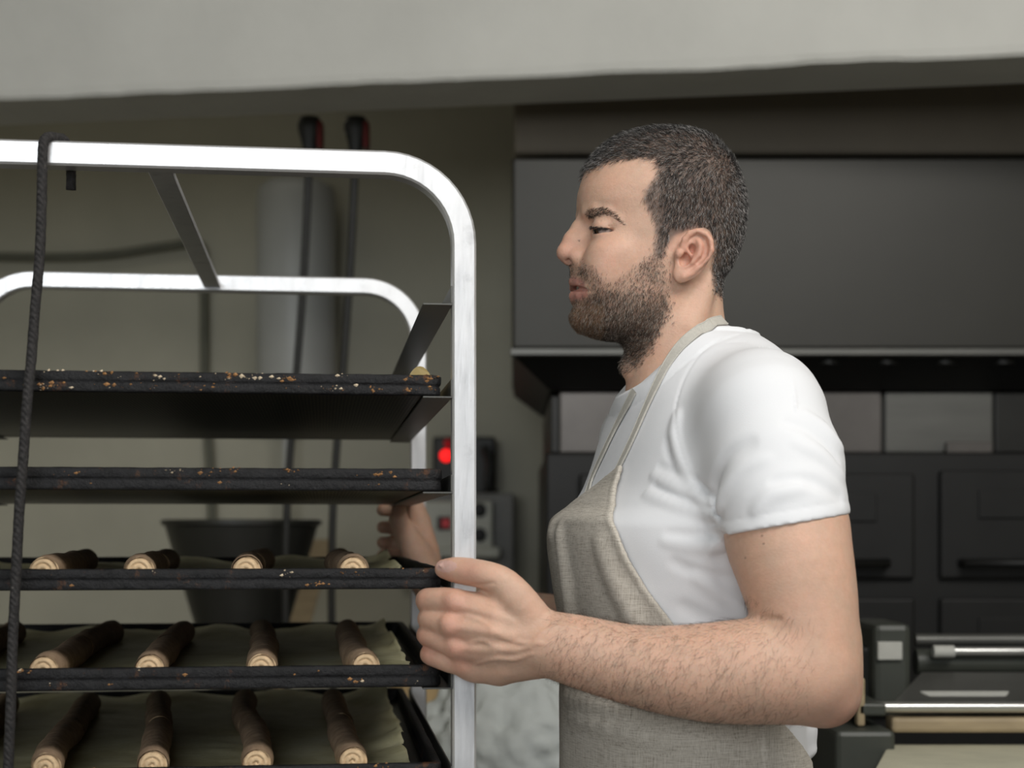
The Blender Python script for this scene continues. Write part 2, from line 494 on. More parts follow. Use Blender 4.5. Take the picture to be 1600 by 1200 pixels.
TX0, TX1, TY0, TY1 = -0.641, -0.0245, -0.012, 0.772
def make_tray(k, dx, label, nflake, hh=0.0225, group='baking trays on the rack'):
    z0 = LEDGE[k] + 0.0006
    t = thing('baking_tray', label, 'baking tray', tuple(RL(TX0 + 0.3 + dx, 0.38, z0)), RT, group)
    x0, x1, y0, y1 = TX0 + dx, TX1 + dx, TY0, TY1
    # rim: swept double lip around the four sides with rounded corners and burnt, lumpy surface
    R = 0.012; path = []
    def arc(cx, cy, a0):
        for q in range(6):
            a = a0 + math.pi / 2 * q / 5
            path.append((cx + R * math.cos(a), cy + R * math.sin(a), math.cos(a), math.sin(a)))
    def run(ax, ay, bx, by, nx, ny, n):
        for q in range(1, n): path.append((ax + (bx - ax) * q / n, ay + (by - ay) * q / n, nx, ny))
    arc(x0 + R, y0 + R, math.pi); run(x0 + R, y0, x1 - R, y0, 0, -1, 150)
    arc(x1 - R, y0 + R, -math.pi / 2); run(x1, y0 + R, x1, y1 - R, 1, 0, 60)
    arc(x1 - R, y1 - R, 0); run(x1 - R, y1, x0 + R, y1, 0, 1, 60)
    arc(x0 + R, y1 - R, math.pi / 2); run(x0, y1 - R, x0, y0 + R, -1, 0, 60)
    prof = [(-0.007, 0.0), (-0.0016, 0.0002), (-0.0004, 0.0012), (0, hh * 0.12), (0.0, hh * 0.40), (-0.0014, hh * 0.47), (0.0004, hh * 0.54),
            (0.0008, hh * 0.62), (0.0008, hh * 0.93), (-0.0006, hh * 0.99), (-0.0055, hh), (-0.0075, hh * 0.94), (-0.0075, hh * 0.6), (-0.0082, 0.004), (-0.011, 0.002)]
    V = []; n = len(path); m = len(prof)
    wb = [wobble(n, 0.00022, 5) for _ in range(m)]
    for i, (px, py, nx, ny) in enumerate(path):
        for j, (o, z) in enumerate(prof):
            e = wb[j][i] if 0 < j < 11 else 0
            V.append(tuple(RL(px + nx * (o + e), py + ny * (o + e), z0 + z + (wb[j][i] * 0.7 if j in (5, 9, 10) else 0))))
    Q = [(i * m + j, ((i + 1) % n) * m + j, ((i + 1) % n) * m + j + 1, i * m + j + 1) for i in range(n) for j in range(m - 1)]
    link('rim', np_mesh('rim', V, Q), MT['tray'], t)
    MB().box((x0 + 0.006, y0 + 0.006, z0 + 0.0004), (x1 - 0.006, y1 - 0.006, z0 + 0.0016), 0, RM).build('perforated_base', MT['perf'], t)
    # burnt-on flakes of dough along the front lip
    for mat, cnt, nm in ((MT['flake_tan'], nflake, 'burnt_flakes'), (MT['flake_pale'], nflake // 2, 'flour_flakes')):
        s = MB(); left = cnt
        while left > 0:
            cx = random.uniform(x0 + 0.01, x1 - 0.006); row = random.choice((hh * 0.27, hh * 0.3, hh * 0.75, hh * 0.9, hh * 0.98)); g = random.choice((1, 2, 3, 6, 9)); spread = random.uniform(0.003, 0.011)
            for _ in range(g):
                left -= 1
                ex = cx + random.gauss(0, spread) * 0.8; ez = min(hh * 0.96, max(0.001, row + random.gauss(0, 0.0016)))
                ex = min(max(ex, x0 + 0.006), x1 - 0.003)
                r = random.choice((0.0006, 0.0009, 0.0014, 0.0025)) * random.uniform(0.8, 1.2)
                c = Vector((ex, y0 + (0.0003 if ez < hh * 0.5 else -0.0008 if ez < hh * 0.93 else 0.0012), z0 + ez))
                vs = [RL(*(c + Vector((random.uniform(0.6, 1.5) * r * dx_, dy_ * 0.0013, random.uniform(0.4, 1.0) * r * dz_)))) for dx_, dy_, dz_ in ((1, 0, 0), (-1, 0, 0), (0.2, 0, 1), (-0.1, 0, -1), (0, -1, 0), (0, 1, 0))]
                s._new(vs, [(0, 2, 4), (2, 1, 4), (1, 3, 4), (3, 0, 4), (2, 0, 5), (1, 2, 5), (3, 1, 5), (0, 3, 5)])
        s.build(nm, mat, t, kind='stuff')
    return t, z0

TR = {}
TR[1] = make_tray(1, 0.000, 'topmost empty black baking tray, thickly crusted with burnt flakes', 210, 0.0215)
TR[2] = make_tray(2, 0.001, 'empty black baking tray second from the rack top, lip flecked with flour', 52, 0.0235)
TR[3] = make_tray(3, 0.0005, 'black tray of pastry rolls whose corner the man holds with his thumb', 26, 0.022)
TR[4] = make_tray(4, 0.000, 'black tray of pastry rolls just below the hand gripping the rack', 34, 0.0235)
TR[5] = make_tray(5, 0.000, 'lowest black tray of pastry rolls on crumpled paper', 40, 0.0215)

# crumpled baking paper
def make_paper(k, label):
    z0 = TR[k][1] + 0.0018
    nx, ny = 96, 96
    x0, x1, y0, y1 = TX0 + 0.013, TX1 - 0.013, TY0 + 0.02, TY1 - 0.014
    ph = RNG.uniform(0, 6.28, 12)
    V = []
    for j in range(ny + 1):
        for i in range(nx + 1):
            s, q = i / nx, j / ny
            x = x0 + (x1 - x0) * s; y = y0 + (y1 - y0) * q
            cr = 0.0
            for m in range(9):
                a = ph[m] * 3; f = 3.0 + m * 2.6
                cr += abs(math.sin(f * (s * math.cos(a) + q * math.sin(a)) * 2.2 + ph[m] + 1.3 * math.sin(5 * s + 4 * q + m))) / (1 + 0.45 * m)
            cr = cr / 3.0
            eb = max(0, (q - 0.80) / 0.20); er = max(0, (s - 0.86) / 0.14)
            lift = 0.013 * eb ** 1.2 * (0.6 + 0.9 * cr) + 0.0145 * er ** 1.3 * (0.25 + 1.2 * cr) * (0.35 + 0.65 * q)
            V.append(tuple(RL(x - 0.016 * er * cr, y - 0.010 * eb * cr, z0 + 0.0030 * cr + (0.006 * er * cr * math.sin(17 * q + ph[1]) ** 2 if er else 0) + lift * (0.75 + 0.25 * math.sin(23 * s + 11 * q + ph[0])))))
    Q = [(j * (nx + 1) + i, j * (nx + 1) + i + 1, (j + 1) * (nx + 1) + i + 1, (j + 1) * (nx + 1) + i) for j in range(ny) for i in range(nx)]
    me = np_mesh('baking_paper', V, Q)
    o = link('baking_paper', me, MT['paper'], loc=tuple(RL(TX0 + 0.3, 0.38, z0)))
    sm = o.modifiers.new('thickness', 'SOLIDIFY'); sm.thickness = 0.0003; sm.offset = 1
    tag(o, label, 'baking paper', 'sheets of baking paper')
make_paper(3, 'crumpled olive baking paper lining the tray the thumb rests on')
make_paper(4, 'crumpled olive baking paper lining the tray just below the gripping hand')
make_paper(5, 'crumpled olive baking paper lining the lowest tray of rolls')

# pastry rolls with spiral ends
def roll_mesh(L, r, seed):
    rg = random.Random(seed)
    bm = bmesh.new(); n = 20; ns = 26; rings = []
    b1, b2 = rg.uniform(0, 6), rg.uniform(0, 6); bend = rg.uniform(-0.006, 0.006)
    for i in range(ns + 1):
        t = i / ns; y = L * t
        rr = r * (0.90 + 0.10 * min(1, t * 9)) * (1 + 0.045 * math.sin(9 * t + b1) + 0.03 * math.sin(23 * t + b2))
        if t > 0.97: rr *= 0.9
        ox = bend * math.sin(math.pi * t)
        ring = []
        for q in range(n):
            a = 2 * math.pi * q / n
            step = 0.06 * max(0, 1 - ((a - 1.0) % 6.283) / 0.6)      # overlapped flap of the rolled sheet
            z = rr * (1 + step) * math.sin(a)
            ring.append(bm.verts.new((ox + rr * (1 + step) * math.cos(a), y, max(z, -r * 0.88))))
        rings.append(ring)
    for i in range(ns):
        for q in range(n):
            f = bm.faces.new((rings[i][q], rings[i][(q + 1) % n], rings[i + 1][(q + 1) % n], rings[i + 1][q])); f.smooth = True
    bm.faces.new(rings[-1])
    # spiral end: a coiled ridge standing on a slightly domed disc
    nr, na = 16, 40; grid = []
    for i in range(nr):
        t = 1 - i / nr; row = []
        for q in range(na):
            a = 2 * math.pi * q / na
            ph = (t * 2.4 - a / (2 * math.pi) + rg.random() * 0.02) % 1.0
            ridge = 0.0016 * (1 - abs(ph - 0.5) * 2) - (0.0022 if ph < 0.16 else 0)
            edge = 0.0045 * t ** 4
            row.append(bm.verts.new((r * 0.90 * t * math.cos(a), edge - ridge - 0.0012, max(r * 0.9 * t * math.sin(a), -r * 0.88))))
        grid.append(row)
    cen = bm.verts.new((0, -0.001, 0))
    for i in range(nr - 1):
        for q in range(na):
            f = bm.faces.new((grid[i][q], grid[i + 1][q], grid[i + 1][(q + 1) % na], grid[i][(q + 1) % na])); f.material_index = 1; f.smooth = True
    for q in range(na):
        f = bm.faces.new((grid[-1][q], cen, grid[-1][(q + 1) % na])); f.material_index = 1; f.smooth = True
    bmesh.ops.recalc_face_normals(bm, faces=bm.faces[:])
    me = bpy.data.meshes.new('pastry_roll'); bm.to_mesh(me); bm.free()
    me.materials.append(MT['roll']); me.materials.append(MT['roll_end'])
    return me
roll_meshes = [roll_mesh(0.31, 0.0165, s) for s in range(5)]
WHERE = {3: 'on the thumb-held tray', 4: 'on the tray below the hand', 5: 'on the lowest tray'}
ROLLS = {3: ([-105, 62, 214, 384, 553], [-60, 150, 262, 400, 525]), 4: ([-110, 62, 230, 408, 573], [20, 172, 290, 415, 530]), 5: ([-105, 66, 235, 400, 553], [10, 140, 255, 383, 515])}
inv = RM.inverted()
ORD = ['fifth', 'fourth', 'third', 'second', 'first']
for k, (fr, bk) in ROLLS.items():
    zr = TR[k][1] + 0.0050 + 0.0140
    for i in range(5):
        a = Vector(P(fr[i], 0, 1.62 + (fr[i] - 700) * 0.00009)); b = Vector(P(bk[i], 0, 2.30 + (bk[i] - 620) * 0.00013))
        la = inv @ a; lb = inv @ b; la.y = 0.022 + random.uniform(-0.004, 0.004); lb.y = 0.69
        d = lb - la; d.z = 0; d.normalize()
        for part in range(2):
            o = bpy.data.objects.new('pastry_roll', roll_meshes[(i * 2 + part + k) % 5]); COL.objects.link(o)
            s = la + d * (0.0 if part == 0 else 0.3115) + Vector((random.uniform(-0.004, 0.004) if part else 0, 0, 0))
            ang = math.atan2(-d.x, d.y) + random.uniform(-0.03, 0.03) * (1 if part else 0.3)
            o.location = RL(s.x, s.y, zr); o.rotation_euler = (0, 0.0, RT + ang)
            tag(o, ('brown pastry roll, pale spiral end, %s %s' if part == 0 else 'pastry roll behind the %s front roll from the man, %s') % ((ORD[i] + ' from the man,', WHERE[k]) if part == 0 else (ORD[i], WHERE[k])), 'pastry', 'pastry rolls ' + WHERE[k])

# charred cord thrown over the front bow
s = MB()
pts = []
zt = ZTOP + 0.0048
def CP(u, v, d): return Vector(P(u, v, d))
fx = lambda u: 1.62 + ((u - 724) / 1480.0) * math.tan(RT) - TB / 2 - 0.0062      # just in front of the frame
ctl = [CP(111, 297, fx(111) + 0.047), CP(111, 262, fx(111) + 0.044), CP(109, 240, fx(111) + 0.042)]
top = [CP(100, 219, fx(100) + 0.030), CP(88, 215, fx(88) + 0.018), CP(76, 214, fx(76) + 0.008), CP(69, 220, fx(70) + 0.001), CP(67, 234, fx(67))]
down = [CP(66, 262, fx(66)), CP(65, 320, fx(65) - 0.001), CP(62, 400, fx(62) - 0.002), CP(55, 480, fx(55) - 0.003), CP(49, 560, fx(49) - 0.005), CP(43, 620, fx(43) - 0.012),
        CP(36, 720, fx(36) - 0.013), CP(30, 800, fx(30) - 0.012), CP(25, 900, fx(25) - 0.010), CP(20, 1000, fx(20) - 0.012), CP(17, 1100, fx(17) - 0.014), CP(13, 1200, fx(13) - 0.014), CP(8, 1330, fx(8) - 0.016)]
def spline(c, n=10):
    out = []
    for i in range(len(c) - 1):
        p0, p1, p2, p3 = c[max(i - 1, 0)], c[i], c[i + 1], c[min(i + 2, len(c) - 1)]
        for q in range(n):
            t = q / n
            out.append(0.5 * ((2 * p1) + (p2 - p0) * t + (2 * p0 - 5 * p1 + 4 * p2 - p3) * t * t + (3 * p1 - p0 - 3 * p2 + p3) * t ** 3))
    out.append(c[-1])
    return out
pp = spline(ctl + top + down, 12)
rs = [0.0051 + 0.0002 * random.uniform(-1, 1) for _ in pp]
s.tube(pp, rs, 10)
tag(s.build('cord', MT['rope'], loc=tuple(pp[-1]), smooth=True), 'charred black cord slung over the top of the rack frame', 'cord')

# amber dough scraper standing in the corner of the topmost tray
c0 = Vector(P(656, 600, 1.75)); zb_ = TR[1][1] + 0.0018
s = MB(); vs = []
for sd in (-0.0015, 0.0015):
    for k in range(17):
        an = math.pi * k / 16
        vs.append(Vector((c0.x + 0.019 * math.cos(an), c0.y + sd + 0.005 * math.cos(an) ** 2, zb_ + 0.0445 * math.sin(an))))
s._new(vs, [tuple(range(17)), tuple(range(33, 16, -1))] + [(k, k + 1, k + 18, k + 17) for k in range(16)] + [(16, 0, 17, 33)])
tag(s.build('dough_scraper', MT['scraper'], loc=(c0.x, c0.y, zb_)), 'rounded amber scraper standing in the corner of the topmost tray', 'scraper')

# ------------------------------------------------------------------ background kitchen
DW = YB
def bgbox(u0, v0, u1, v1, d, depth, name, mat, parent, bevel=0.004):
    a = P(u0, v1, d); b = P(u1, v0, d)
    return MB().box((a[0], d, a[2]), (b[0], d + depth, b[2]), bevel).build(name, mat, parent)

# white vertical flue
c = P(462, 0, 4.45)
pz0, pz1 = P(0, 655, 4.45)[2], P(0, 283, 4.45)[2]
r = 62 * 4.45 / F
fl = thing('water_heater', 'white upright cylindrical water heater on the wall behind the rack', 'water heater', (c[0], 4.46, pz0))
MB().lathe((c[0], 4.46, 0), [(r * 0.55, pz0), (r * 0.9, pz0 + 0.02), (r, pz0 + 0.06), (r, pz1 - 0.05), (r * 0.95, pz1 - 0.02), (r * 0.7, pz1), (r * 0.2, pz1 + 0.006)], 48).build('tank', MT['pipe'], fl, smooth=True, auto=60)
MB().tube([(c[0] - 0.03, 4.46, pz0 + 0.01), (c[0] - 0.03, 4.47, pz0 - 0.25), (c[0] - 0.03, 4.52, pz0 - 0.3), (c[0] - 0.03, DW, pz0 - 0.3)], 0.011, 10).build('water_pipe', MT['pipe'], fl, smooth=True)

# two power cables dropping from plugs at the beam
for i, (u0, lab) in enumerate(((484, 'hanging dark cable with a red and black plug'), (556, 'hanging dark cable with a white topped plug'))):
    dd = 3.35
    top = P(u0, 180, dd); bot = P(u0 - 36, 905, dd)
    t = thing('power_cable', lab, 'cable', tuple(top), 0, 'cables hanging from the beam')
    pts = spline([Vector(P(u0, 232, dd)), Vector(P(u0 - 3, 300, dd)), Vector(P(u0 - 10, 440, dd)), Vector(P(u0 - 22, 600, dd)), Vector(P(u0 - 34, 760, dd)), Vector(P(u0 - 38, 900, dd)), Vector(P(u0 - 36, 1060, dd)), Vector(P(u0 - 30, 1250, dd))], 8)
    MB().tube(pts, 0.0085, 10).build('lead', MT['cable'], t, smooth=True)
    k = dd / F
    zz = [P(0, v, dd)[2] for v in (240, 222, 205, 196, 184)]
    MB().lathe((top[0], dd, 0), [(10 * k, zz[0]), (13 * k, zz[1]), (18 * k, zz[2]), (19 * k, zz[3]), (15 * k, zz[4])], 20).build('plug_body', MT['cable'], t, smooth=True, auto=50)
    MB().lathe((top[0] + (0 if i == 0 else -2 * k), dd, 0), [(15 * k, zz[3]), (16 * k, zz[3] + 0.008), (15 * k, ZC + 0.868), (9 * k, ZC + 0.8695)], 20).build('plug_collar', MT['plug_red'] if i == 0 else MT['plug_white'], t, smooth=True, auto=50)
    a = P(u0 + 17, 212, dd)
    MB().box((a[0] - 5 * k, dd - 0.02, a[2] - 22 * k), (a[0] + 4 * k, dd + 0.02, a[2] + 22 * k), 0.006).build('socket_shell', MT['plug_red'], t)

# conduit on the wall: level run, elbow, drop
dd = 4.57
pts = spline([Vector(P(-320, 392, dd)), Vector(P(-100, 399, dd)), Vector(P(60, 402, dd)), Vector(P(160, 399, dd)), Vector(P(240, 388, dd)), Vector(P(300, 379, dd))], 8)
pts += [Vector(P(311, 381, dd)), Vector(P(316, 388, dd)), Vector(P(318, 400, dd)), Vector(P(320, 600, dd)), Vector(P(331, 760, dd)), Vector(P(335, 1100, dd)), Vector(P(336, 1500, dd))]
tag(MB().tube(pts, 0.013, 10).build('wall_conduit', MT['wallpipe'], loc=tuple(pts[-1]), smooth=True), 'thin olive conduit running along the wall then bending straight down', 'pipe')

# steel hopper on its stand
hd = 3.55; k = hd / F
hc = P(378, 0, hd)
hz = lambda v: P(0, v, hd)[2]
hp = thing('flour_hopper', 'dark conical steel hopper standing on a floor stand behind the trays', 'hopper', (hc[0], hd, 0))
MT['hopper'] = M_plain('hopper_steel', (0.045, 0.045, 0.04), 0.4, 0.4, 0.2, 6)
MB().lathe((hc[0], hd, 0), [(40 * k, hz(1080)), (48 * k, hz(1060)), (118 * k, hz(822)), (124 * k, hz(820)), (124 * k, hz(813)), (120 * k, hz(812)), (115 * k, hz(822)), (44 * k, hz(1060)), (36 * k, hz(1078))], 48).build('cone', MT['hopper'], hp, smooth=True, auto=40)
MB().lathe((hc[0], hd, 0), [(40 * k, hz(1120)), (40 * k, hz(1075))], 32).build('outlet', MT['steel'], hp, smooth=True, auto=40)
for q in range(4):
    a = math.pi / 4 + q * math.pi / 2
    MB().tube([(hc[0] + 46 * k * math.cos(a), hd + 46 * k * math.sin(a), hz(1055)), (hc[0] + 150 * k * math.cos(a), hd + 150 * k * math.sin(a), 0.0)], 0.012, 8).build('leg', MT['steel'], hp, smooth=True)
# wooden peel leaning beside the hopper
a = Vector(P(438, 1075, 3.9)); b = Vector(P(486, 900, 4.3)); dv = (b - a) / (b.z - a.z)
lo = a + dv * (0.0 - a.z); hi = a + dv * (1.55 - a.z)
pe = thing('bread_peel', 'pale wooden bread peel leaning up behind the hopper', 'peel', tuple(lo))
MB().tube([lo + dv * 0.02, lo + dv * 1.0], 0.017, 12).build('handle', MT['wood'], pe, smooth=True, auto=50)
m4 = lo + dv * 0.98
MB().hexa([tuple(m4 + Vector((sx * wd, sy * 0.008, 0)) + dv * h) for h, wd in ((0, 0.035), (0.34, 0.035)) for sx, sy in ((-1, -1), (1, -1), (1, 1), (-1, 1))], 0.004).build('blade', MT['wood'], pe)

# switch boxes on the wall
t = thing('indicator_box', 'small black control box with two red indicator lamps on the wall', 'control box', tuple(P(725, 765, 4.5)))
bgbox(676, 682, 774, 772, 4.5, 0.1, 'housing', MT['dark_metal'], t, 0.008)
for (u, v, rr, m) in ((697, 712, 9.5, 'led'), (700, 693, 7, 'led_dim')):
    q = P(u, v, 4.5); kk = 4.5 / F
    MB().lathe((q[0], 4.5, q[2]), [(rr * kk, 0.002), (rr * kk, -0.006), (rr * kk * 0.75, -0.014), (rr * kk * 0.3, -0.018)], 20, 'y').build('indicator_lamp', MT[m], t, smooth=True)
MB().tube(spline([Vector(P(757, 700, 4.49)), Vector(P(765, 725, 4.46)), Vector(P(762, 760, 4.45)), Vector(P(768, 766, 4.5)), Vector(P(770, 768, 4.56))], 8), 0.014, 10).build('control_cable', MT['cable'], t, smooth=True)
t = thing('socket_panel', 'beige wall socket panel with dark outlets and a red switch', 'socket panel', tuple(P(725, 880, 4.4)))
bgbox(640, 770, 803, 905, 4.44, 0.16, 'back_box', MT['box_grey'], t, 0.006)
bgbox(652, 783, 770, 862, 4.40, 0.05, 'face_plate', MT['box_beige'], t, 0.008)
bgbox(655, 855, 782, 872, 4.36, 0.08, 'drip_lip', MT['box_beige'], t, 0.01)
for v in (797, 836):
    q = P(749, v, 4.4)
    MB().lathe((q[0], 4.4, q[2]), [(0.021, 0.001), (0.021, -0.004), (0.018, -0.005)], 20, 'y').build('outlet', MT['black_metal'], t, smooth=True, auto=40)
bgbox(683, 807, 704, 828, 4.39, 0.012, 'switch_surround', MT['black_metal'], t, 0.002)
bgbox(690, 811, 703, 824, 4.378, 0.014, 'red_switch', MT['led_dim'], t, 0.002)

# extraction hood
hd = 3.2
hood = thing('extraction_hood', 'wide grey sheet steel extraction hood above the oven', 'hood', tuple(P(1200, 555, hd)))
def hz_(v, d=hd): return P(0, v, d)[2]
x0 = P(800, 0, hd)[0]; x1 = 2.0
MB().box((x0, hd, hz_(545)), (x1, hd + 0.95, hz_(246)), 0.006).build('canopy', MT['hood'], hood)
MB().box((x0 - 0.004, hd - 0.012, hz_(556)), (x1, hd + 0.02, hz_(545)), 0.002).build('drip_edge', MT['steel'], hood)
xa, xb2 = P(802, 0, hd)[0], P(860, 0, hd)[0]
MB().hexa([(xb2, hd + 0.12, hz_(601)), (x1, hd + 0.12, hz_(601)), (x1, hd + 0.9, hz_(601)), (xb2, hd + 0.9, hz_(601)),
           (xa, hd + 0.01, hz_(556)), (x1, hd + 0.01, hz_(556)), (x1, hd + 0.94, hz_(556)), (xa, hd + 0.94, hz_(556))], 0.003).build('funnel', MT['black_metal'], hood)
for q in range(5):
    xx = P(1210 + q * 92, 0, hd)[0]
    MB().lathe((xx, hd + 0.05, hz_(566)), [(0.03, 0.0), (0.028, 0.03)], 16, 'z').build('hood_light', MT['dark_metal'], hood, smooth=True, auto=40)
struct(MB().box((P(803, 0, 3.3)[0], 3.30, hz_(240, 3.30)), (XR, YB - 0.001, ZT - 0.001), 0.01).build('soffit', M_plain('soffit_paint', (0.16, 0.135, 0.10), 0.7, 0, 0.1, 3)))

# oven
od = 3.34
oven = thing('deck_oven', 'black deck oven with a dull steel control band under the hood', 'oven', (P(1250, 0, od)[0], od, 0))
oz = lambda v, d=od: P(0, v, d)[2]
ox0 = P(852, 0, od)[0]
MB().box((P(860, 0, od)[0], od + 0.01, oz(708)), (2.0, od + 0.78, oz(617)), 0.004).build('upper_casing', MT['dark_metal'], oven)
bgbox(874, 612, 1378, 708, od - 0.006, 0.02, 'control_band', MT['panel_steel'], oven, 0.004)
bgbox(1383, 612, 1552, 708, od - 0.003, 0.02, 'control_band', MT['steel'], oven, 0.004)
bgbox(1555, 612, 1800, 708, od - 0.001, 0.02, 'control_band', MT['dark_metal'], oven, 0.004)
bgbox(1480, 690, 1552, 708, od - 0.03, 0.03, 'name_plate', MT['panel_steel'], oven, 0.003)
MB().box((ox0, od - 0.03, 0.12), (2.0, od + 0.78, oz(709)), 0.006).build('body', MT['black_metal'], oven)
for (u0, v0, u1, v1) in ((905, 740, 1430, 905), (1470, 735, 1800, 905), (905, 935, 1430, 1120), (1470, 935, 1800, 1120)):
    dr = bgbox(u0, v0, u1, v1, od - 0.05, 0.03, 'oven_door', MT['black_metal'], oven, 0.006)
    bgbox(u0 + 60, v0 + 30, u1 - 60, v0 + 75, od - 0.056, 0.01, 'door_glass', MT['black_metal'], dr, 0.002)
    a = P(u0 + 40, v1 - 25, od - 0.09); b = P(u1 - 40, v1 - 25, od - 0.09)
    hnd = MB().tube([tuple(a + (0, 0.05, 0)), tuple(a), tuple(b), tuple(b + (0, 0.05, 0))], 0.010, 10).build('handle', MT['black_metal'], dr, smooth=True)
for xx in (ox0 + 0.06, 1.9):
    for yy in (od + 0.05, od + 0.7):
        MB().lathe((xx, yy, 0), [(0.03, 0), (0.022, 0.12)], 12).build('foot', MT['black_metal'], oven)

# dough sheeter
sd_ = 2.35
sh = thing('dough_sheeter', 'grey dough sheeter with chrome guard bars and cream conveyor belt', 'dough sheeter', (P(1500, 0, sd_)[0], sd_, 0))
sz = lambda v, d=sd_: P(0, v, d)[2]
def sb(u0, v0, u1, v1, d, dep, nm, mt, bev=0.004): return bgbox(u0, v0, u1, v1, d, dep, nm, MT[mt], sh, bev)
sb(1366, 975, 1424, 1120, 2.48, 0.16, 'side_cheek', 'machine', 0.01)
sb(1372, 1003, 1410, 1031, 2.472, 0.01, 'paper_label', 'sticker', 0.001)
sb(1345, 1010, 1368, 1100, 2.52, 0.10, 'gear_cover', 'dark_metal', 0.008)
for (v, d, rr, mt, u0) in ((1000, 2.62, 0.011, 'steel', 1430), (1018, 2.55, 0.0085, 'bright_steel', 1455), (1034, 2.58, 0.022, 'machine', 1430), (1105, 2.36, 0.0085, 'bright_steel', 1352)):
    a = P(u0, v, d); bb = (1.35, d, a[2])
    MB().tube([tuple(a), bb], rr, 14).build('guard_bar' if rr < 0.02 else 'roller', MT[mt], sh, smooth=True, auto=50)
a = P(1458, 1018, 2.54); b = P(1490, 1018, 2.54)
MB().tube([tuple(a), tuple(b)], 0.0105, 14).build('bar_sleeve', MT['sticker'], sh, smooth=True, auto=50)
# sloping clear/grey guard plate
g0, g1 = P(1395, 1098, 2.37), P(1440, 1050, 2.52)
MB().hexa([(g0[0], g0[1], g0[2] - 0.006), (1.35, g0[1], g0[2] - 0.006), (1.35, g1[1], g1[2] - 0.006), (g1[0], g1[1], g1[2] - 0.006),
           (g0[0], g0[1], g0[2]), (1.35, g0[1], g0[2]), (1.35, g1[1], g1[2]), (g1[0], g1[1], g1[2])], 0.001).build('guard_plate', MT['steel'], sh)
p0, p1 = P(1455, 1095, 2.39), P(1565, 1088, 2.42)
MB().hexa([(p0[0], 2.40, p0[2] + 0.0045), (p1[0], 2.40, p0[2] + 0.0045), (p1[0] + 0.01, 2.415, p0[2] + 0.0105), (p0[0] - 0.01, 2.415, p0[2] + 0.0105),
           (p0[0], 2.40, p0[2] + 0.0065), (p1[0], 2.40, p0[2] + 0.0065), (p1[0] + 0.01, 2.415, p0[2] + 0.0125), (p0[0] - 0.01, 2.415, p0[2] + 0.0125)]).build('instruction_plate', MT['sticker'], sh)
MB().box((P(1395, 0, 2.35)[0], 2.355, sz(1146)), (1.35, 2.40, sz(1122)), 0.006).build('front_rail', MT['wood'], sh)
MB().box((P(1350, 0, 2.3)[0], 2.34, sz(1118)), (P(1395, 0, 2.3)[0], 2.62, sz(1098)), 0.004).build('bracket', MT['machine'], sh)
MB().box((P(1306, 0, 2.3)[0], 2.30, 0.62), (P(1400, 0, 2.3)[0], 2.75, sz(1142, 2.3)), 0.008).build('frame_side', MT['machine'], sh)
be0 = P(1365, 1200, 2.0); be1 = P(1398, 1152, 2.36)
MB().hexa([(P(1365, 0, 1.98)[0] + 0.0, 1.98, be0[2] - 0.012), (1.35, 1.98, be0[2] - 0.012), (1.35, 2.40, be1[2] - 0.03), (be1[0], 2.40, be1[2] - 0.03),
           (P(1365, 0, 1.98)[0] + 0.0, 1.98, be0[2]), (1.35, 1.98, be0[2]), (1.35, 2.40, be1[2] - 0.016), (be1[0], 2.40, be1[2] - 0.016)], 0.003).build('conveyor_belt', MT['cream_belt'], sh)
sb(1340, 1060, 1352, 1135, 2.34, 0.02, 'edge_strip', 'wood', 0.003)
for xx in (P(1330, 0, 2.3)[0], 1.3):
    for yy in (2.34, 2.7):
        MB().box((xx - 0.02, yy - 0.02, 0), (xx + 0.02, yy + 0.02, 0.66), 0.003).build('leg', MT['machine'], sh)
MB().box((P(1306, 0, 2.3)[0], 2.32, 0.60), (1.35, 2.74, 0.66), 0.004).build('base_frame', MT['machine'], sh)

# side worktable with plastic bag and dough behind the rack
tz = P(0, 1255, 2.75)[2]
tb = thing('worktable', 'low steel worktable behind the rack, mostly hidden by plastic', 'table', (0.0, 2.95, 0))
tx0, tx1 = P(560, 0, 2.75)[0], P(950, 0, 2.75)[0]
MB().box((tx0, 2.62, tz - 0.03), (tx1, 3.25, tz), 0.004).build('table_top', MT['table'], tb)
for xx in (tx0 + 0.04, tx1 - 0.04):
    for yy in (2.66, 3.21):
        MB().box((xx - 0.018, yy - 0.018, 0), (xx + 0.018, yy + 0.018, tz - 0.03), 0.003).build('leg', MT['table'], tb)
def lump(name, c, rad, mat, amp, freq, seed, label, cat, n=64):
    rg = np.random.default_rng(seed)
    th = np.linspace(0, np.pi, n // 2 + 1); ph = np.linspace(0, 2 * np.pi, n, endpoint=False)
    T, Pp = np.meshgrid(th, ph, indexing='ij')
    X = np.stack([np.sin(T) * np.cos(Pp), np.sin(T) * np.sin(Pp), np.cos(T)], -1)
    d = np.zeros_like(T)
    for m in range(14):
        a = rg.normal(size=3); a /= np.linalg.norm(a)
        d += np.abs(np.sin((X @ a) * freq * (0.6 + m * 0.22) + rg.uniform(0, 6))) / (1 + 0.22 * m)
    d = 1 + amp * (d / d.max() - 0.5)
    V = (X * d[..., None] * np.array(rad) + np.array(c)).reshape(-1, 3)
    V[:, 2] = np.maximum(V[:, 2], tz + 0.0008)
    m_ = len(ph)
    Q = [(i * m_ + j, (i + 1) * m_ + j, (i + 1) * m_ + (j + 1) % m_, i * m_ + (j + 1) % m_) for i in range(len(th) - 1) for j in range(m_)]
    o = link(name, np_mesh(name, V, Q), mat, loc=(c[0], c[1], tz))
    return tag(o, label, cat)
q = P(795, 1145, 2.78)
lump('plastic_bag', (q[0], 2.80, q[2] - 0.05), (0.168, 0.13, 0.165), MT['bag'], 0.46, 5.5, 4, 'crumpled translucent plastic bag on the worktable behind the rack', 'plastic bag', 140)
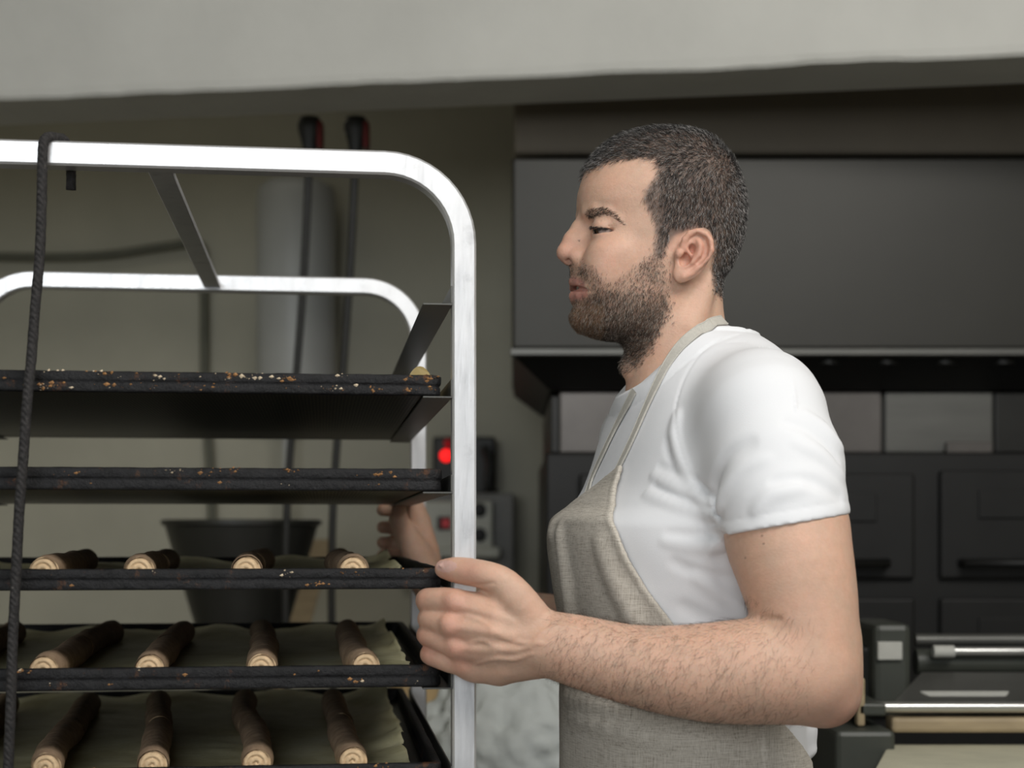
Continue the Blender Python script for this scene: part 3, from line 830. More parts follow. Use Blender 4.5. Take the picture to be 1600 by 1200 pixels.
q = P(650, 1112, 2.95)
lump('dough_ball', (q[0] + 0.002, 3.0, tz + 0.115), (0.062, 0.07, 0.125), MT['dough'], 0.12, 3, 9, 'pale tan lump of dough on the worktable beside the plastic bag', 'dough')

# ------------------------------------------------------------------ implicit surfaces for the figure
def smin(a, b, k):
    if k <= 0: return np.minimum(a, b)
    h = np.maximum(k - np.abs(a - b), 0) / k
    return np.minimum(a, b) - h * h * k * 0.25
def smax(a, b, k): return -smin(-a, -b, k)

class Field:
    def __init__(s): s.items = []
    def add(s, fn, c=None, rad=0.0, k=0.0, mode='u'):
        s.items.append((fn, None if c is None else np.asarray(c, float), rad, k, mode)); return s
    def ev(s, p, ctr, reach):
        """p (B,n,3) with block centres ctr (B,3)"""
        d = np.full(p.shape[:2], 10.0)
        for fn, c, rad, k, mode in s.items:
            if c is None: idx = slice(None)
            else:
                idx = np.nonzero(((ctr - c) ** 2).sum(1) < (rad + reach + k + 0.012) ** 2)[0]
                if not len(idx): continue
            if mode == 'f':                       # whole-field modifier
                d[idx] = fn(p[idx], d[idx]); continue
            v = fn(p[idx])
            if mode == 'u': d[idx] = smin(d[idx], v, k)
            elif mode == 's': d[idx] = smax(d[idx], -v, k)
            elif mode == 'i': d[idx] = smax(d[idx], v, k)
        return d
    def at(s, p, reach=0.03):
        p = np.asarray(p, float).reshape(-1, 3)
        return s.ev(p[:, None, :], p, reach)[:, 0]
    # primitives -------------------------------------------------
    def cone(s, a, b, ra, rb, k=0.01, mode='u'):
        a = np.asarray(a, float); b = np.asarray(b, float); ab = b - a; L2 = max(ab @ ab, 1e-12)
        def fn(p):
            t = np.clip(((p - a) @ ab) / L2, 0, 1)
            q = p - a - t[..., None] * ab
            return np.sqrt((q * q).sum(-1)) - (ra + (rb - ra) * t)
        return s.add(fn, (a + b) / 2, math.sqrt(L2) / 2 + max(ra, rb), k, mode)
    def chain(s, pts, rs, k=0.01, mode='u', kin=None):
        """tapered limb through several points, joined smoothly, then blended with k"""
        pts = [np.asarray(p, float) for p in pts]; kin = k if kin is None else kin
        segs = []
        for a, b, ra, rb in zip(pts[:-1], pts[1:], rs[:-1], rs[1:]):
            segs.append((a, b - a, max((b - a) @ (b - a), 1e-12), ra, rb))
        def fn(p):
            d = None
            for a, ab, L2, ra, rb in segs:
                t = np.clip(((p - a) @ ab) / L2, 0, 1)
                q = p - a - t[..., None] * ab
                v = np.sqrt((q * q).sum(-1)) - (ra + (rb - ra) * t)
                d = v if d is None else smin(d, v, kin)
            return d
        A = np.array(pts); lo, hi = A.min(0), A.max(0); c = (lo + hi) / 2
        return s.add(fn, c, np.linalg.norm(hi - lo) / 2 + max(rs), k, mode)
    def ell(s, c, r, R=None, k=0.01, mode='u'):
        c = np.asarray(c, float); r = np.asarray(r, float)
        R = np.eye(3) if R is None else np.asarray(R, float)      # columns = local axes in world
        def fn(p):
            q = (p - c) @ R
            k0 = np.sqrt(((q / r) ** 2).sum(-1)); k1 = np.sqrt(((q / (r * r)) ** 2).sum(-1))
            return k0 * (k0 - 1) / np.maximum(k1, 1e-9)
        return s.add(fn, c, r.max(), k, mode)

def polygonise(field, lo, hi, h, relax=1, slack=1.5):
    lo = np.asarray(lo, float); hi = np.asarray(hi, float); H = 8 * h
    n = np.ceil((hi - lo) / H).astype(int)
    g = np.stack(np.meshgrid(*[np.arange(x) for x in n], indexing='ij'), -1).reshape(-1, 3)
    ctr = lo + (g + 0.5) * H
    f = np.concatenate([field.ev(c[:, None, :], c, H)[:, 0] for c in np.array_split(ctr, max(1, len(ctr) // 20000))])
    act = np.abs(f) < H * 0.87 * slack
    g = g[act]; ctr = ctr[act]
    o = np.stack(np.meshgrid(*[np.arange(9)] * 3, indexing='ij'), -1).reshape(-1, 3) * h
    vals = np.empty((len(g), 729))
    for i in range(0, len(g), 300):
        sl = slice(i, i + 300)
        vals[sl] = field.ev((lo + g[sl] * H)[:, None, :] + o[None], ctr[sl], H * 0.87)
    vals = vals.reshape(-1, 9, 9, 9)
    S = vals < 0
    cs = [(a, b, c) for a in (0, 1) for b in (0, 1) for c in (0, 1)]
    cnt = sum(S[:, a:a + 8, b:b + 8, c:c + 8].astype(np.int8) for a, b, c in cs)
    bi, ci, cj, ck = np.nonzero((cnt > 0) & (cnt < 8))
    cv = np.stack([vals[bi, ci + a, cj + b, ck + c] for a, b, c in cs], 1)
    co = np.array(cs, float)
    acc = np.zeros((len(bi), 3)); num = np.zeros(len(bi))
    for x in range(8):
        for y in range(x + 1, 8):
            if np.abs(co[x] - co[y]).sum() != 1: continue
            m = (cv[:, x] < 0) != (cv[:, y] < 0)
            t = cv[m, x] / (cv[m, x] - cv[m, y])
            acc[m] += co[x] + t[:, None] * (co[y] - co[x]); num[m] += 1
    G = g[bi] * 8 + np.stack([ci, cj, ck], 1)
    V = lo + (G + acc / num[:, None]) * h
    N = n.astype(np.int64) * 8 + 2
    gid = lambda a: ((a[:, 0] + 1) * N[1] + a[:, 1] + 1) * N[2] + a[:, 2] + 1
    ids = gid(G.astype(np.int64)); order = np.argsort(ids); sid = ids[order]
    quads = []
    for ax in range(3):
        e = [0, 0, 0]; e[ax] = 1
        A = S[:, :8, :8, :8]; B = S[:, e[0]:e[0] + 8, e[1]:e[1] + 8, e[2]:e[2] + 8]
        qb, qi, qj, qk = np.nonzero(A != B)
        p = (g[qb] * 8 + np.stack([qi, qj, qk], 1)).astype(np.int64)
        y, z = (ax + 1) % 3, (ax + 2) % 3
        cells = []
        for dy, dz in ((-1, -1), (0, -1), (0, 0), (-1, 0)):
            c = p.copy(); c[:, y] += dy; c[:, z] += dz
            k = gid(c); pos = np.minimum(np.searchsorted(sid, k), len(sid) - 1)
            cells.append(np.where(sid[pos] == k, order[pos], -1))
        q = np.stack(cells, 1)
        inside = A[qb, qi, qj, qk]
        q = np.where(inside[:, None], q, q[:, ::-1])
        quads.append(q[(q >= 0).all(1)])
    Q = np.concatenate(quads)
    for _ in range(relax):
        s = np.zeros_like(V); c = np.zeros(len(V))
        for a in range(4):
            b = Q[:, (a + 1) % 4]
            for ch in range(3): s[:, ch] += np.bincount(Q[:, a], V[b, ch], len(V))
            c += np.bincount(Q[:, a], minlength=len(V))
            for ch in range(3): s[:, ch] += np.bincount(b, V[Q[:, a], ch], len(V))
            c += np.bincount(b, minlength=len(V))
        V = V * 0.5 + 0.5 * s / np.maximum(c, 1)[:, None]
    return V, Q

def hit(field, uv, d0=1.35, d1=2.6):
    """where the sight lines through picture points meet a field (to lay folds, veins and straps on it)"""
    uv = np.asarray(uv, float).reshape(-1, 2)
    dirs = np.stack([(uv[:, 0] - 800) / F, np.ones(len(uv)), (HZ - uv[:, 1]) / F], 1)
    t = np.full(len(uv), d0); o = np.array([0, 0, ZC])
    for _ in range(70):
        f = field.at(o + dirs * t[:, None], 0.25)
        t = np.minimum(t + np.clip(f, -0.02, 0.05) * 0.75, d1)
    return o + dirs * t[:, None]

def pchip(rows, step):
    """dense smooth table from sparse control rows"""
    rows = np.array(rows, float); x = rows[:, 0]
    xs = np.arange(x[0], x[-1] + step / 2, step)
    out = []
    for c in range(1, rows.shape[1]):
        y = rows[:, c]; h = np.diff(x); dl = np.diff(y) / h
        m = np.zeros(len(x)); m[1:-1] = np.where(dl[:-1] * dl[1:] > 0, 2 * dl[:-1] * dl[1:] / np.where(dl[:-1] + dl[1:] == 0, 1, dl[:-1] + dl[1:]), 0); m[0] = dl[0]; m[-1] = dl[-1]
        i = np.clip(np.searchsorted(x, xs, 'right') - 1, 0, len(h) - 1); t = (xs - x[i]) / h[i]
        yy = (2 * t ** 3 - 3 * t ** 2 + 1) * y[i] + (t ** 3 - 2 * t ** 2 + t) * h[i] * m[i] + (-2 * t ** 3 + 3 * t ** 2) * y[i + 1] + (t ** 3 - t ** 2) * h[i] * m[i + 1]
        out.append(yy)
    return xs, np.array(out)

def loft(rows, step, nb=2.1):
    """rows: s, front, widest, back, half width, front exponent; returns f(a, b, s) where a runs front-negative like a picture column"""
    xs, T = pchip(rows, step)
    def at(s):
        q = np.clip((s - xs[0]) / step, 0, len(xs) - 1.001); i = q.astype(int); t = q - i
        return [r[i] * (1 - t) + r[i + 1] * t for r in T]
    def raw(a, b, s):
        uf, uw, ub, W, nf = at(s)
        x = uw - a
        L = np.where(x > 0, uw - uf, ub - uw); n = np.where(x > 0, nf, nb)
        r = ((np.abs(x) / L) ** n + (np.abs(b) / W) ** n) ** (1 / n)
        rad = np.sqrt(x * x + b * b)
        return rad * (1 - 1 / np.maximum(r, 1e-3)) if False else (r - 1) * np.minimum(np.minimum(L, W), rad / np.maximum(r, 1e-3) + 1e-6)
    e = step * 2
    def f(a, b, s):
        v = raw(a, b, s)
        g = (raw(a, b, s + e) - v) / e
        v = v / np.sqrt(1 + np.minimum(g * g, 30))
        return np.maximum(v, np.maximum(xs[0] - s, s - xs[-1]))
    return f

# ---------------- head (drawn in a 0.75 mm grid that equals picture pixels at 1.80 m) ----------------
KH = 1.80 / F
HYAW = math.radians(9.0)
HO = P(1050, HZ, 1.80)
RH = np.array([[math.cos(HYAW), -math.sin(HYAW), 0], [math.sin(HYAW), math.cos(HYAW), 0], [0, 0, 1]])
def hw(u, v, b=0.0):
    return HO + RH @ np.array([(u - 1050) * KH, -b * KH, (HZ - v) * KH])
def to_head(p):
    q = (p - HO) @ RH
    return q[..., 0] / KH + 1050, HZ - q[..., 2] / KH, -q[..., 1] / KH
def hf(u, v, b=0.0):
    # head point at lateral offset b whose near-side twin is seen at picture point (u, v)
    s = 1.0 if b >= 0 else -1.0; m = abs(b); ul, vl = u, v
    for _ in range(6):
        q = hw(ul, vl, m); ul += u - (800 + q[0] * F / q[1]); vl += v - (HZ - (q[2] - ZC) * F / q[1])
    return hw(ul, vl, b)
def head_px(p):
    # picture coordinates of the near-side twin of each point, and its lateral offset
    u, v, b = to_head(p); m = np.abs(b)
    X = HO[0] + RH[0, 0] * (u - 1050) * KH - RH[0, 1] * m * KH; Y = HO[1] + RH[1, 0] * (u - 1050) * KH - RH[1, 1] * m * KH
    return 800 + X * F / Y, HZ - (HZ - v) * KH * F / Y, b
AX = RH   # columns: face-back axis, away axis, up

HEAD_ROWS = [  # v, front, widest, back, half width, front exponent
    (206, 1030, 1036, 1044, 6, 2.0), (210, 1000, 1038, 1076, 38, 2.0), (218, 968, 1042, 1102, 62, 2.0), (232, 944, 1048, 1122, 80, 2.05), (250, 926, 1056, 1137, 91, 2.1),
    (270, 913, 1062, 1148, 98, 2.2), (290, 906, 1066, 1155, 101, 2.3), (310, 901, 1069, 1160, 103, 2.3), (325, 900, 1070, 1162, 102, 2.3), (340, 903, 1070, 1162, 100, 2.25),
    (355, 906.5, 1068, 1161, 98, 2.2), (372, 908, 1064, 1158, 96, 2.2), (390, 906, 1058, 1153, 92, 2.2), (408, 900, 1050, 1146, 89, 2.15), (425, 896, 1040, 1136, 86, 2.1),
    (445, 897, 1030, 1118, 82, 2.1), (462, 898, 1022, 1098, 79, 2.1), (478, 899, 1014, 1082, 76, 2.1), (494, 897, 1006, 1068, 71, 2.1), (507, 900, 1000, 1054, 65, 2.1),
    (516, 906, 992, 1040, 58, 2.1), (524, 920, 985, 1026, 46, 2.1), (530, 945, 984, 1012, 30, 2.0)]
head_loft = loft(HEAD_ROWS, 1.0, 2.15)

def build_head(B):
    px = KH
    def fn(p):
        u, v, b = to_head(p)
        return head_loft(u, b, v) * px
    B.add(fn, hw(1035, 365), 0.21, 0.0)
    # neck and its muscles
    B.chain([hw(1048, 440, 0), hw(1050, 520, 0), hw(1062, 610, 0), hw(1075, 680, 0)], [68 * px, 72 * px, 80 * px, 95 * px], 0.012, kin=0.01)
    B.chain([hw(1085, 470, 0), hw(1082, 520, 0), hw(1090, 600, 0)], [42 * px, 45 * px, 60 * px], 0.02, kin=0.01)
    for s in (1, -1):
        B.chain([hw(1092, 452, 62 * s), hw(1062, 520, 58 * s), hw(1020, 590, 34 * s)], [13 * px, 17 * px, 14 * px], 0.012, kin=0.01)
    B.ell(hw(983, 575, 0), (16 * px, 14 * px, 16 * px), AX, 0.012)
    for s in (1, -1):
        # socket, cheekbone
        B.ell(hf(913, 355, 40 * s), (16 * px, 27 * px, 14 * px), AX, 0.009, 's')
        B.ell(hf(958, 394, 56 * s), (24 * px, 20 * px, 15 * px), AX, 0.022)
        B.ell(hf(948, 424, 50 * s), (30 * px, 22 * px, 34 * px), AX, 0.022)
    # nose
    B.chain([hf(916, 338, 0), hf(903, 355, 0), hf(892, 374, 0), hf(884.5, 392, 0)], [7.5 * px, 9 * px, 11 * px, 13.5 * px], 0.007, kin=0.004)
    B.chain([hf(920, 350, 0), hf(912, 375, 0), hf(905, 396, 0)], [13 * px, 17 * px, 20 * px], 0.010, kin=0.006)
    B.ell(hf(886, 396.5, 0), (16 * px, 14 * px, 13 * px), AX, 0.004)
    for s in (1, -1):
        B.ell(hf(906, 401, 16 * s), (15.5 * px, 8.5 * px, 11.5 * px), AX, 0.0045)
    B.chain([hf(886, 408, 0), hf(897, 414, 0)], [5 * px, 6 * px], 0.005)
    for s in (1, -1):
        B.ell(hf(892, 409.5, 8.5 * s), (9 * px, 4.8 * px, 6 * px), AX, 0.0015, 's')
        B.ell(hf(900, 402, 9 * s), (5 * px, 4.2 * px, 7 * px), AX, 0.002, 's')
        B.chain([hf(921, 393, 27 * s), hf(925, 404, 27 * s), hf(922, 413, 25 * s)], [2.2 * px] * 3, 0.004, 's', 0.002)
    # mouth: muzzle, chin, then lips and the parted slit laid on that surface
    B.ell(hf(917, 430, 0), (19 * px, 34 * px, 22 * px), AX, 0.014)
    B.ell(hf(919, 464, 0), (18 * px, 32 * px, 18 * px), AX, 0.014)
    B.ell(hf(909, 497, 0), (15 * px, 24 * px, 15 * px), AX, 0.012)
    B.chain([hf(889, 478, -20), hf(887, 477, 0), hf(889, 478, 20)], [5 * px] * 3, 0.008, 's')
    def srf(uv, sink):
        # points under the skin where these picture points fall, and the same on the far side
        H = hit(B, uv); e = 0.0015
        g = np.stack([B.at(H + np.eye(3)[q] * e, 0.1) - B.at(H - np.eye(3)[q] * e, 0.1) for q in range(3)], 1)
        g /= np.linalg.norm(g, axis=1)[:, None]
        H = H - g * np.asarray(sink)[:, None] * px
        u, v, q = to_head(H)
        return [hw(*t) for t in zip(u, v, q)], [hw(t[0], t[1], -t[2]) for t in zip(u, v, q)]
    for uvs, mid, rs, sk in (([(904, 443.5), (915, 448.5), (927, 455)], (897.5, 440), [7.6, 7.0, 5.0, 2.4], [3.6, 2.6, 1.4]), ([(904, 462), (915, 460.5), (926, 457.5)], (899, 463), [9.0, 8.0, 5.5, 2.4], [4.0, 2.6, 1.4])):
        for side in srf(uvs, sk):
            B.chain([hf(*mid, 0)] + side, [r * px for r in rs], 0.0035, kin=0.003)
    for side in srf([(902, 451), (913, 452.5), (927, 455.8)], [1.0, 0.3, -0.3]):
        B.chain([hf(893, 451, 0)] + side, [4.0 * px, 3.9 * px, 2.8 * px, 1.1 * px], 0.0012, 's', 0.001)
    B.ell(hf(912, 451, 0), (18 * px, 22 * px, 4.4 * px), AX, 0.0015, 's')
    B.chain([hf(893, 416, 0), hf(890, 428, 0)], [2.5 * px, 3 * px], 0.005, 's')
    # brow ridge
    for side in srf([(914, 333), (930, 331), (948, 335), (964, 346)], [5.5, 5.0, 5.0, 5.0]):
        B.chain(side, [8 * px, 8 * px, 7 * px, 5.5 * px], 0.008, kin=0.004)
    # eyes: lid balls, opening
    for s in (1, -1):
        e = hf(943, 358, 44 * s)
        B.ell(e, (18.5 * px, 20 * px, 18.5 * px), AX, 0.006)
        # sight line of the opening is turned outwards a little
        B.ell(hf(938, 361.5, 52 * s), (14 * px, 23 * px, 3.6 * px), np.array([RH @ np.array([math.cos(0.75), s * math.sin(0.75), 0]), RH @ np.array([-s * math.sin(0.75), math.cos(0.75), 0]), [0, 0, 1]]).T, 0.0012, 's')
        B.chain([hf(927, 349, 30 * s), hf(928, 345.5, 42 * s), hf(940, 348, 57 * s), hf(957, 356, 66 * s)], [0.9 * px] * 4, 0.002, 's', 0.001)
        B.chain([hf(930, 374, 30 * s), hf(935, 378, 42 * s), hf(948, 376, 56 * s)], [1.5 * px] * 3, 0.006, 's', 0.002)
    # ears
    for s in (1, -1):
        def eb(u, off=0.0): return (93 + (u - 1055) * 0.27 + off) * s
        def ep(u, v, off=0.0): return hf(u, v, eb(u, off))
        maj = RH @ np.array([0.43, -s * 0.11, 0.90]); maj /= np.linalg.norm(maj)
        nrm = RH @ np.array([-0.26, -s * 0.965, 0.0]); nrm -= maj * (nrm @ maj); nrm /= np.linalg.norm(nrm)
        mi = np.cross(maj, nrm)
        R = np.stack([maj, mi, nrm], 1)
        B.ell(ep(1084, 397, -1), (43 * px, 25 * px, 6.5 * px), R, 0.004)
        B.chain([ep(1068, 400, -14), ep(1082, 390, -10)], [16 * px, 14 * px], 0.006)
        B.ell(ep(1065, 427, 1), (15 * px, 13 * px, 6.5 * px), R, 0.003)
        B.chain([ep(1067, 386, 2), ep(1070, 374, 4), ep(1078, 365, 5), ep(1090, 361.5, 6), ep(1102, 366, 6), ep(1110, 377, 6), ep(1111, 391, 6), ep(1105, 403, 5), ep(1094, 415, 4), ep(1081, 427, 3), ep(1068, 432, 3)],
                [4.5 * px, 5 * px, 5 * px, 5 * px, 5 * px, 5 * px, 5 * px, 4.6 * px, 4.3 * px, 4.6 * px, 6 * px], 0.0015, kin=0.001)
        B.chain([ep(1091, 373, 4), ep(1095, 385, 5), ep(1092, 399, 5), ep(1082, 409, 5), ep(1070, 416, 4)], [4 * px, 5 * px, 5 * px, 4.5 * px, 4.5 * px], 0.002, kin=0.001)
        B.chain([ep(1089, 368, 8), ep(1101, 374, 9), ep(1104, 386, 9), ep(1102, 398, 8), ep(1092, 411, 8)], [3.8 * px, 4.2 * px, 4.2 * px, 4 * px, 3 * px], 0.002, 's', 0.001)
        B.ell(ep(1071, 404, 6), (12 * px, 9 * px, 15 * px), R, 0.002, 's')
        B.ell(ep(1079, 391, 6), (11 * px, 6.5 * px, 13 * px), R, 0.002, 's')
        B.chain([ep(1067, 383, 3), ep(1074, 392, 1), ep(1083, 405, -1)], [3.2 * px, 3 * px, 2.4 * px], 0.002, kin=0.001)
        B.ell(ep(1061, 396, 3), (7 * px, 6 * px, 6 * px), R, 0.003)

# ---------------- torso ----------------
TYAW = math.radians(19.0)
TO = np.array([(1078 - 800) * KH, 1.80, 0.0])
RTt = np.array([[math.cos(TYAW), -math.sin(TYAW), 0], [math.sin(TYAW), math.cos(TYAW), 0], [0, 0, 1]])
def zv(v): return ZC + (HZ - v) * KH
def tw(a, b, v): return np.array([TO[0], TO[1], 0]) + RTt @ np.array([a, -b, zv(v)])    # a: backwards, b: to the camera side
def to_torso(p):
    q = (p - TO) @ RTt
    return q[..., 0], -q[..., 1], HZ - (q[..., 2] - ZC) / KH
TORSO_ROWS = [ # v, front, widest, back, half width, exponent   (metres)
    (530, -0.050, 0.02, 0.075, 0.055, 2.0), (550, -0.058, 0.02, 0.085, 0.075, 2.0), (575, -0.060, 0.018, 0.092, 0.095, 2.0), (600, -0.066, 0.014, 0.100, 0.115, 2.1), (640, -0.076, 0.006, 0.108, 0.140, 2.15),
    (690, -0.088, 0.0, 0.112, 0.156, 2.2), (760, -0.104, 0.0, 0.114, 0.168, 2.3), (795, -0.122, 0.0, 0.114, 0.173, 2.3), (826, -0.143, 0.0, 0.114, 0.176, 2.35), (845, -0.145, 0.0, 0.114, 0.176, 2.35), (910, -0.140, 0.0, 0.110, 0.170, 2.3), (1000, -0.130, 0.0, 0.106, 0.163, 2.3),
    (1100, -0.132, 0.0, 0.106, 0.160, 2.3), (1200, -0.132, 0.0, 0.114, 0.166, 2.2), (1330, -0.122, 0.0, 0.125, 0.176, 2.2), (1450, -0.110, 0.0, 0.120, 0.176, 2.2), (1560, -0.10, 0.0, 0.10, 0.17, 2.2)]
torso_loft = loft([(r[0] * KH,) + r[1:] for r in TORSO_ROWS], 2 * KH, 2.3)
def torso_fn(off):
    def fn(p):
        a, b, v = to_torso(p)
        return torso_loft(a, b, v * KH) - off
    return fn
TC = (tw(0, 0, 1000), 0.50)

def hp(u, v, d, r): return P(u, v, d), r * d / F
# left (near) arm: u, v, depth, radius in picture pixels
UPPER = [(1192, 655, 1.640, 74), (1213, 740, 1.610, 80), (1228, 812, 1.588, 92), (1230, 836, 1.584, 95.5), (1243, 890, 1.570, 89.5), (1256, 950, 1.562, 82), (1262, 1000, 1.556, 77), (1262, 1040, 1.554, 76)]
FORE = [(1258, 1052, 1.554, 79), (1180, 1049, 1.553, 81), (1115, 1051, 1.555, 76.5), (1045, 1047, 1.560, 68), (975, 1036, 1.566, 60), (905, 1018, 1.570, 55), (858, 1006, 1.573, 49)]
def limb(B, rows, k, kin):
    if len(rows) > 4:
        _, tb_ = pchip([(i,) + tuple(r) for i, r in enumerate(rows)], 0.34)
        rows = [tuple(x) for x in tb_.T] + [rows[-1]]
    pr = [hp(*r) for r in rows]
    B.chain([p for p, _ in pr], [r for _, r in pr], k, kin=kin)

def build_left_arm(B):
    limb(B, UPPER, 0.03, 0.004)
    limb(B, FORE, 0.012, 0.004)
    p, r = hp(1294, 1091, 1.556, 39); B.ell(p, (r, r, r), None, 0.02)
    limb(B, [(1304, 1010, 1.556, 32), (1299, 1085, 1.556, 35)], 0.02, 0.004)
    # hand: metacarpals
    px = 1.575 / F
    for rows in ([(845, 985, 1.572, 30), (775, 958, 1.570, 27), (717, 944, 1.577, 23)], [(845, 1000, 1.568, 32), (775, 987, 1.565, 28), (707, 978, 1.573, 22)],
                 [(845, 1014, 1.570, 32), (780, 1012, 1.568, 28), (715, 1012, 1.577, 21)], [(845, 1026, 1.577, 30), (785, 1034, 1.578, 28), (729, 1040, 1.588, 21)]):
        limb(B, rows, 0.006, 0.003)
    limb(B, [(745, 1046, 1.590, 21), (780, 1044, 1.588, 27), (830, 1028, 1.584, 33)], 0.008, 0.004)
    # thumb: ball, two phalanges
    limb(B, [(838, 975, 1.570, 30), (806, 935, 1.566, 29), (781, 908, 1.566, 23.5), (757, 898, 1.568, 21.0), (733, 893.5, 1.575, 20.5), (712, 890.5, 1.582, 19), (696, 889, 1.589, 14.5)], 0.006, 0.0025)
    limb(B, [(800, 955, 1.578, 30), (768, 935, 1.584, 22)], 0.008, 0.003)
    # fingers, each its own chain round the upright
    for rows in ([(714, 941, 1.575, 20.5), (690, 938, 1.583, 19), (668, 938, 1.599, 18), (668, 944, 1.632, 15.5), (690, 946, 1.655, 14), (708, 947, 1.661, 12)],
                 [(707, 977, 1.572, 19), (686, 971, 1.582, 17.5), (670, 967, 1.598, 17), (670, 970, 1.634, 15.5), (692, 974, 1.657, 14), (710, 976, 1.663, 12)],
                 [(714, 1010, 1.576, 18.5), (688, 1000, 1.584, 17), (667, 992, 1.600, 15.5), (669, 996, 1.634, 14.5), (692, 1002, 1.657, 13.5), (710, 1004, 1.663, 12)],
                 [(727, 1038, 1.586, 18.5), (700, 1031, 1.590, 18), (674, 1022, 1.600, 16.5), (672, 1024, 1.628, 14), (690, 1028, 1.652, 12.5), (704, 1030, 1.659, 11)]):
        limb(B, rows, 0.0022, 0.003)
    # nails: thin plate on the thumb
    p = P(697, 883, 1.5785); R = np.stack([np.array([1, 0.10, -0.03]) / np.linalg.norm([1, 0.10, -0.03]), np.array([0, 0.87, 0.5]), np.array([0, -0.5, 0.87])], 1)
    B.ell(p, (13 * px, 1.6 * px, 8.5 * px), np.stack([R[:, 0], R[:, 2] * 0 + np.array([0.0, -0.80, 0.6]), np.array([0, 0.6, 0.8])], 1), 0.0004)

def build_right_arm(B):
    def cp(rows, k, kin): B.chain([P(u, v, d) for u, v, d, r in rows], [r for *_, r in rows], k, kin=kin)
    cp([(1005, 690, 1.97, 0.046), (1010, 830, 2.07, 0.046), (1010, 985, 2.14, 0.046)], 0.03, 0.01)
    cp([(1010, 985, 2.14, 0.046), (930, 982, 2.19, 0.045), (850, 972, 2.23, 0.040), (740, 945, 2.29, 0.033), (672, 912, 2.325, 0.028)], 0.01, 0.006)
    k = 2.33 / F
    cp([(668, 905, 2.328, 26 * k), (652, 868, 2.330, 25 * k), (636, 838, 2.335, 19 * k), (623, 812, 2.340, 15 * k), (623, 792, 2.345, 11 * k)], 0.006, 0.003)     # thumb
    cp([(672, 908, 2.335, 24 * k), (664, 860, 2.350, 22 * k), (655, 815, 2.365, 18 * k), (650, 795, 2.372, 15 * k)], 0.006, 0.003)      # index side of the palm
    cp([(668, 895, 2.345, 24 * k), (655, 850, 2.372, 20 * k)], 0.006, 0.003)
    for v0, v1 in ((800, 797), (826, 824), (850, 848), (870, 868)):
        cp([(655, v0 + 6, 2.378, 13 * k), (652, v0, 2.418, 12.5 * k), (636, v0 - 2, 2.445, 12 * k), (612, v1, 2.446, 11 * k), (598, v1, 2.434, 10 * k)], 0.003, 0.003)

BODY = Field()
build_head(BODY)
BODY.add(torso_fn(-0.014), *TC, 0.025)
build_left_arm(BODY)
build_right_arm(BODY)
# veins and tendons on the back of the hand and the wrist
def vein(uvs, r, sink, k=0.0022, mode='u'):
    uvs = [Vector((a, b)) for a, b in uvs]
    pts = [(q.x, q.y) for q in spline(uvs, 4)]
    H = hit(BODY, pts)
    H[:, 1] += sink
    return ('chain', H, [r] * len(H), k, mode)
VE = [vein([(728, 962), (757, 974), (783, 994), (815, 1004), (850, 1006)], 0.0019, 0.0010), vein([(735, 1004), (756, 1001), (777, 1012), (800, 1017), (828, 1011)], 0.0018, 0.0010),
      vein([(745, 1036), (775, 1029), (805, 1030), (832, 1021)], 0.0018, 0.0010), vein([(830, 1012), (848, 988), (872, 978), (905, 985)], 0.0019, 0.0009),
      vein([(722, 948), (760, 957), (800, 972)], 0.0028, 0.0022, 0.005), vein([(716, 980), (756, 985), (800, 995)], 0.0028, 0.0022, 0.005), vein([(724, 1012), (760, 1015), (800, 1012)], 0.0026, 0.0022, 0.005)]
for u, v in ((709, 941), (702, 978), (712, 1011), (724, 1038)):
    VE.append(vein([(u - 3, v - 4), (u + 2, v + 3)], 0.0078, 0.0058, 0.006))
VE.append(vein([(772, 911), (752, 914), (736, 914)], 0.0010, -0.0001, 0.002, 's'))
VE.append(vein([(1218, 968), (1200, 966), (1186, 965)], 0.0016, -0.0004, 0.004, 's'))
for kind, H, r, k, mode in VE: BODY.chain(H, r, k, mode, 0.001)

SHIRT0 = Field()
SHIRT0.add(torso_fn(0.004), *TC, 0.0)
SL = [(1185, 640, 1.655, 92), (1192, 655, 1.640, 97), (1212, 730, 1.612, 103.5), (1223, 800, 1.590, 101), (1229, 850, 1.580, 99.5), (1236, 890, 1.572, 99)]
_pr = [hp(*r) for r in SL]
SHIRT0.chain([p for p, _ in _pr], [r for _, r in _pr], 0.035, kin=0.006)
# trapezius, shoulder blade and far shoulder
SHIRT0.chain([tw(0.035, 0.02, 605), tw(0.035, 0.08, 625), tw(0.03, 0.13, 650)], [0.05, 0.05, 0.05], 0.04, kin=0.02)
SHIRT0.chain([P(1005, 690, 1.97), P(1010, 830, 2.07)], [0.056, 0.060], 0.035)
SHIRT0.chain([hw(1052, 545, 0), hw(1062, 600, 0)], [74 * KH, 84 * KH], 0.03)

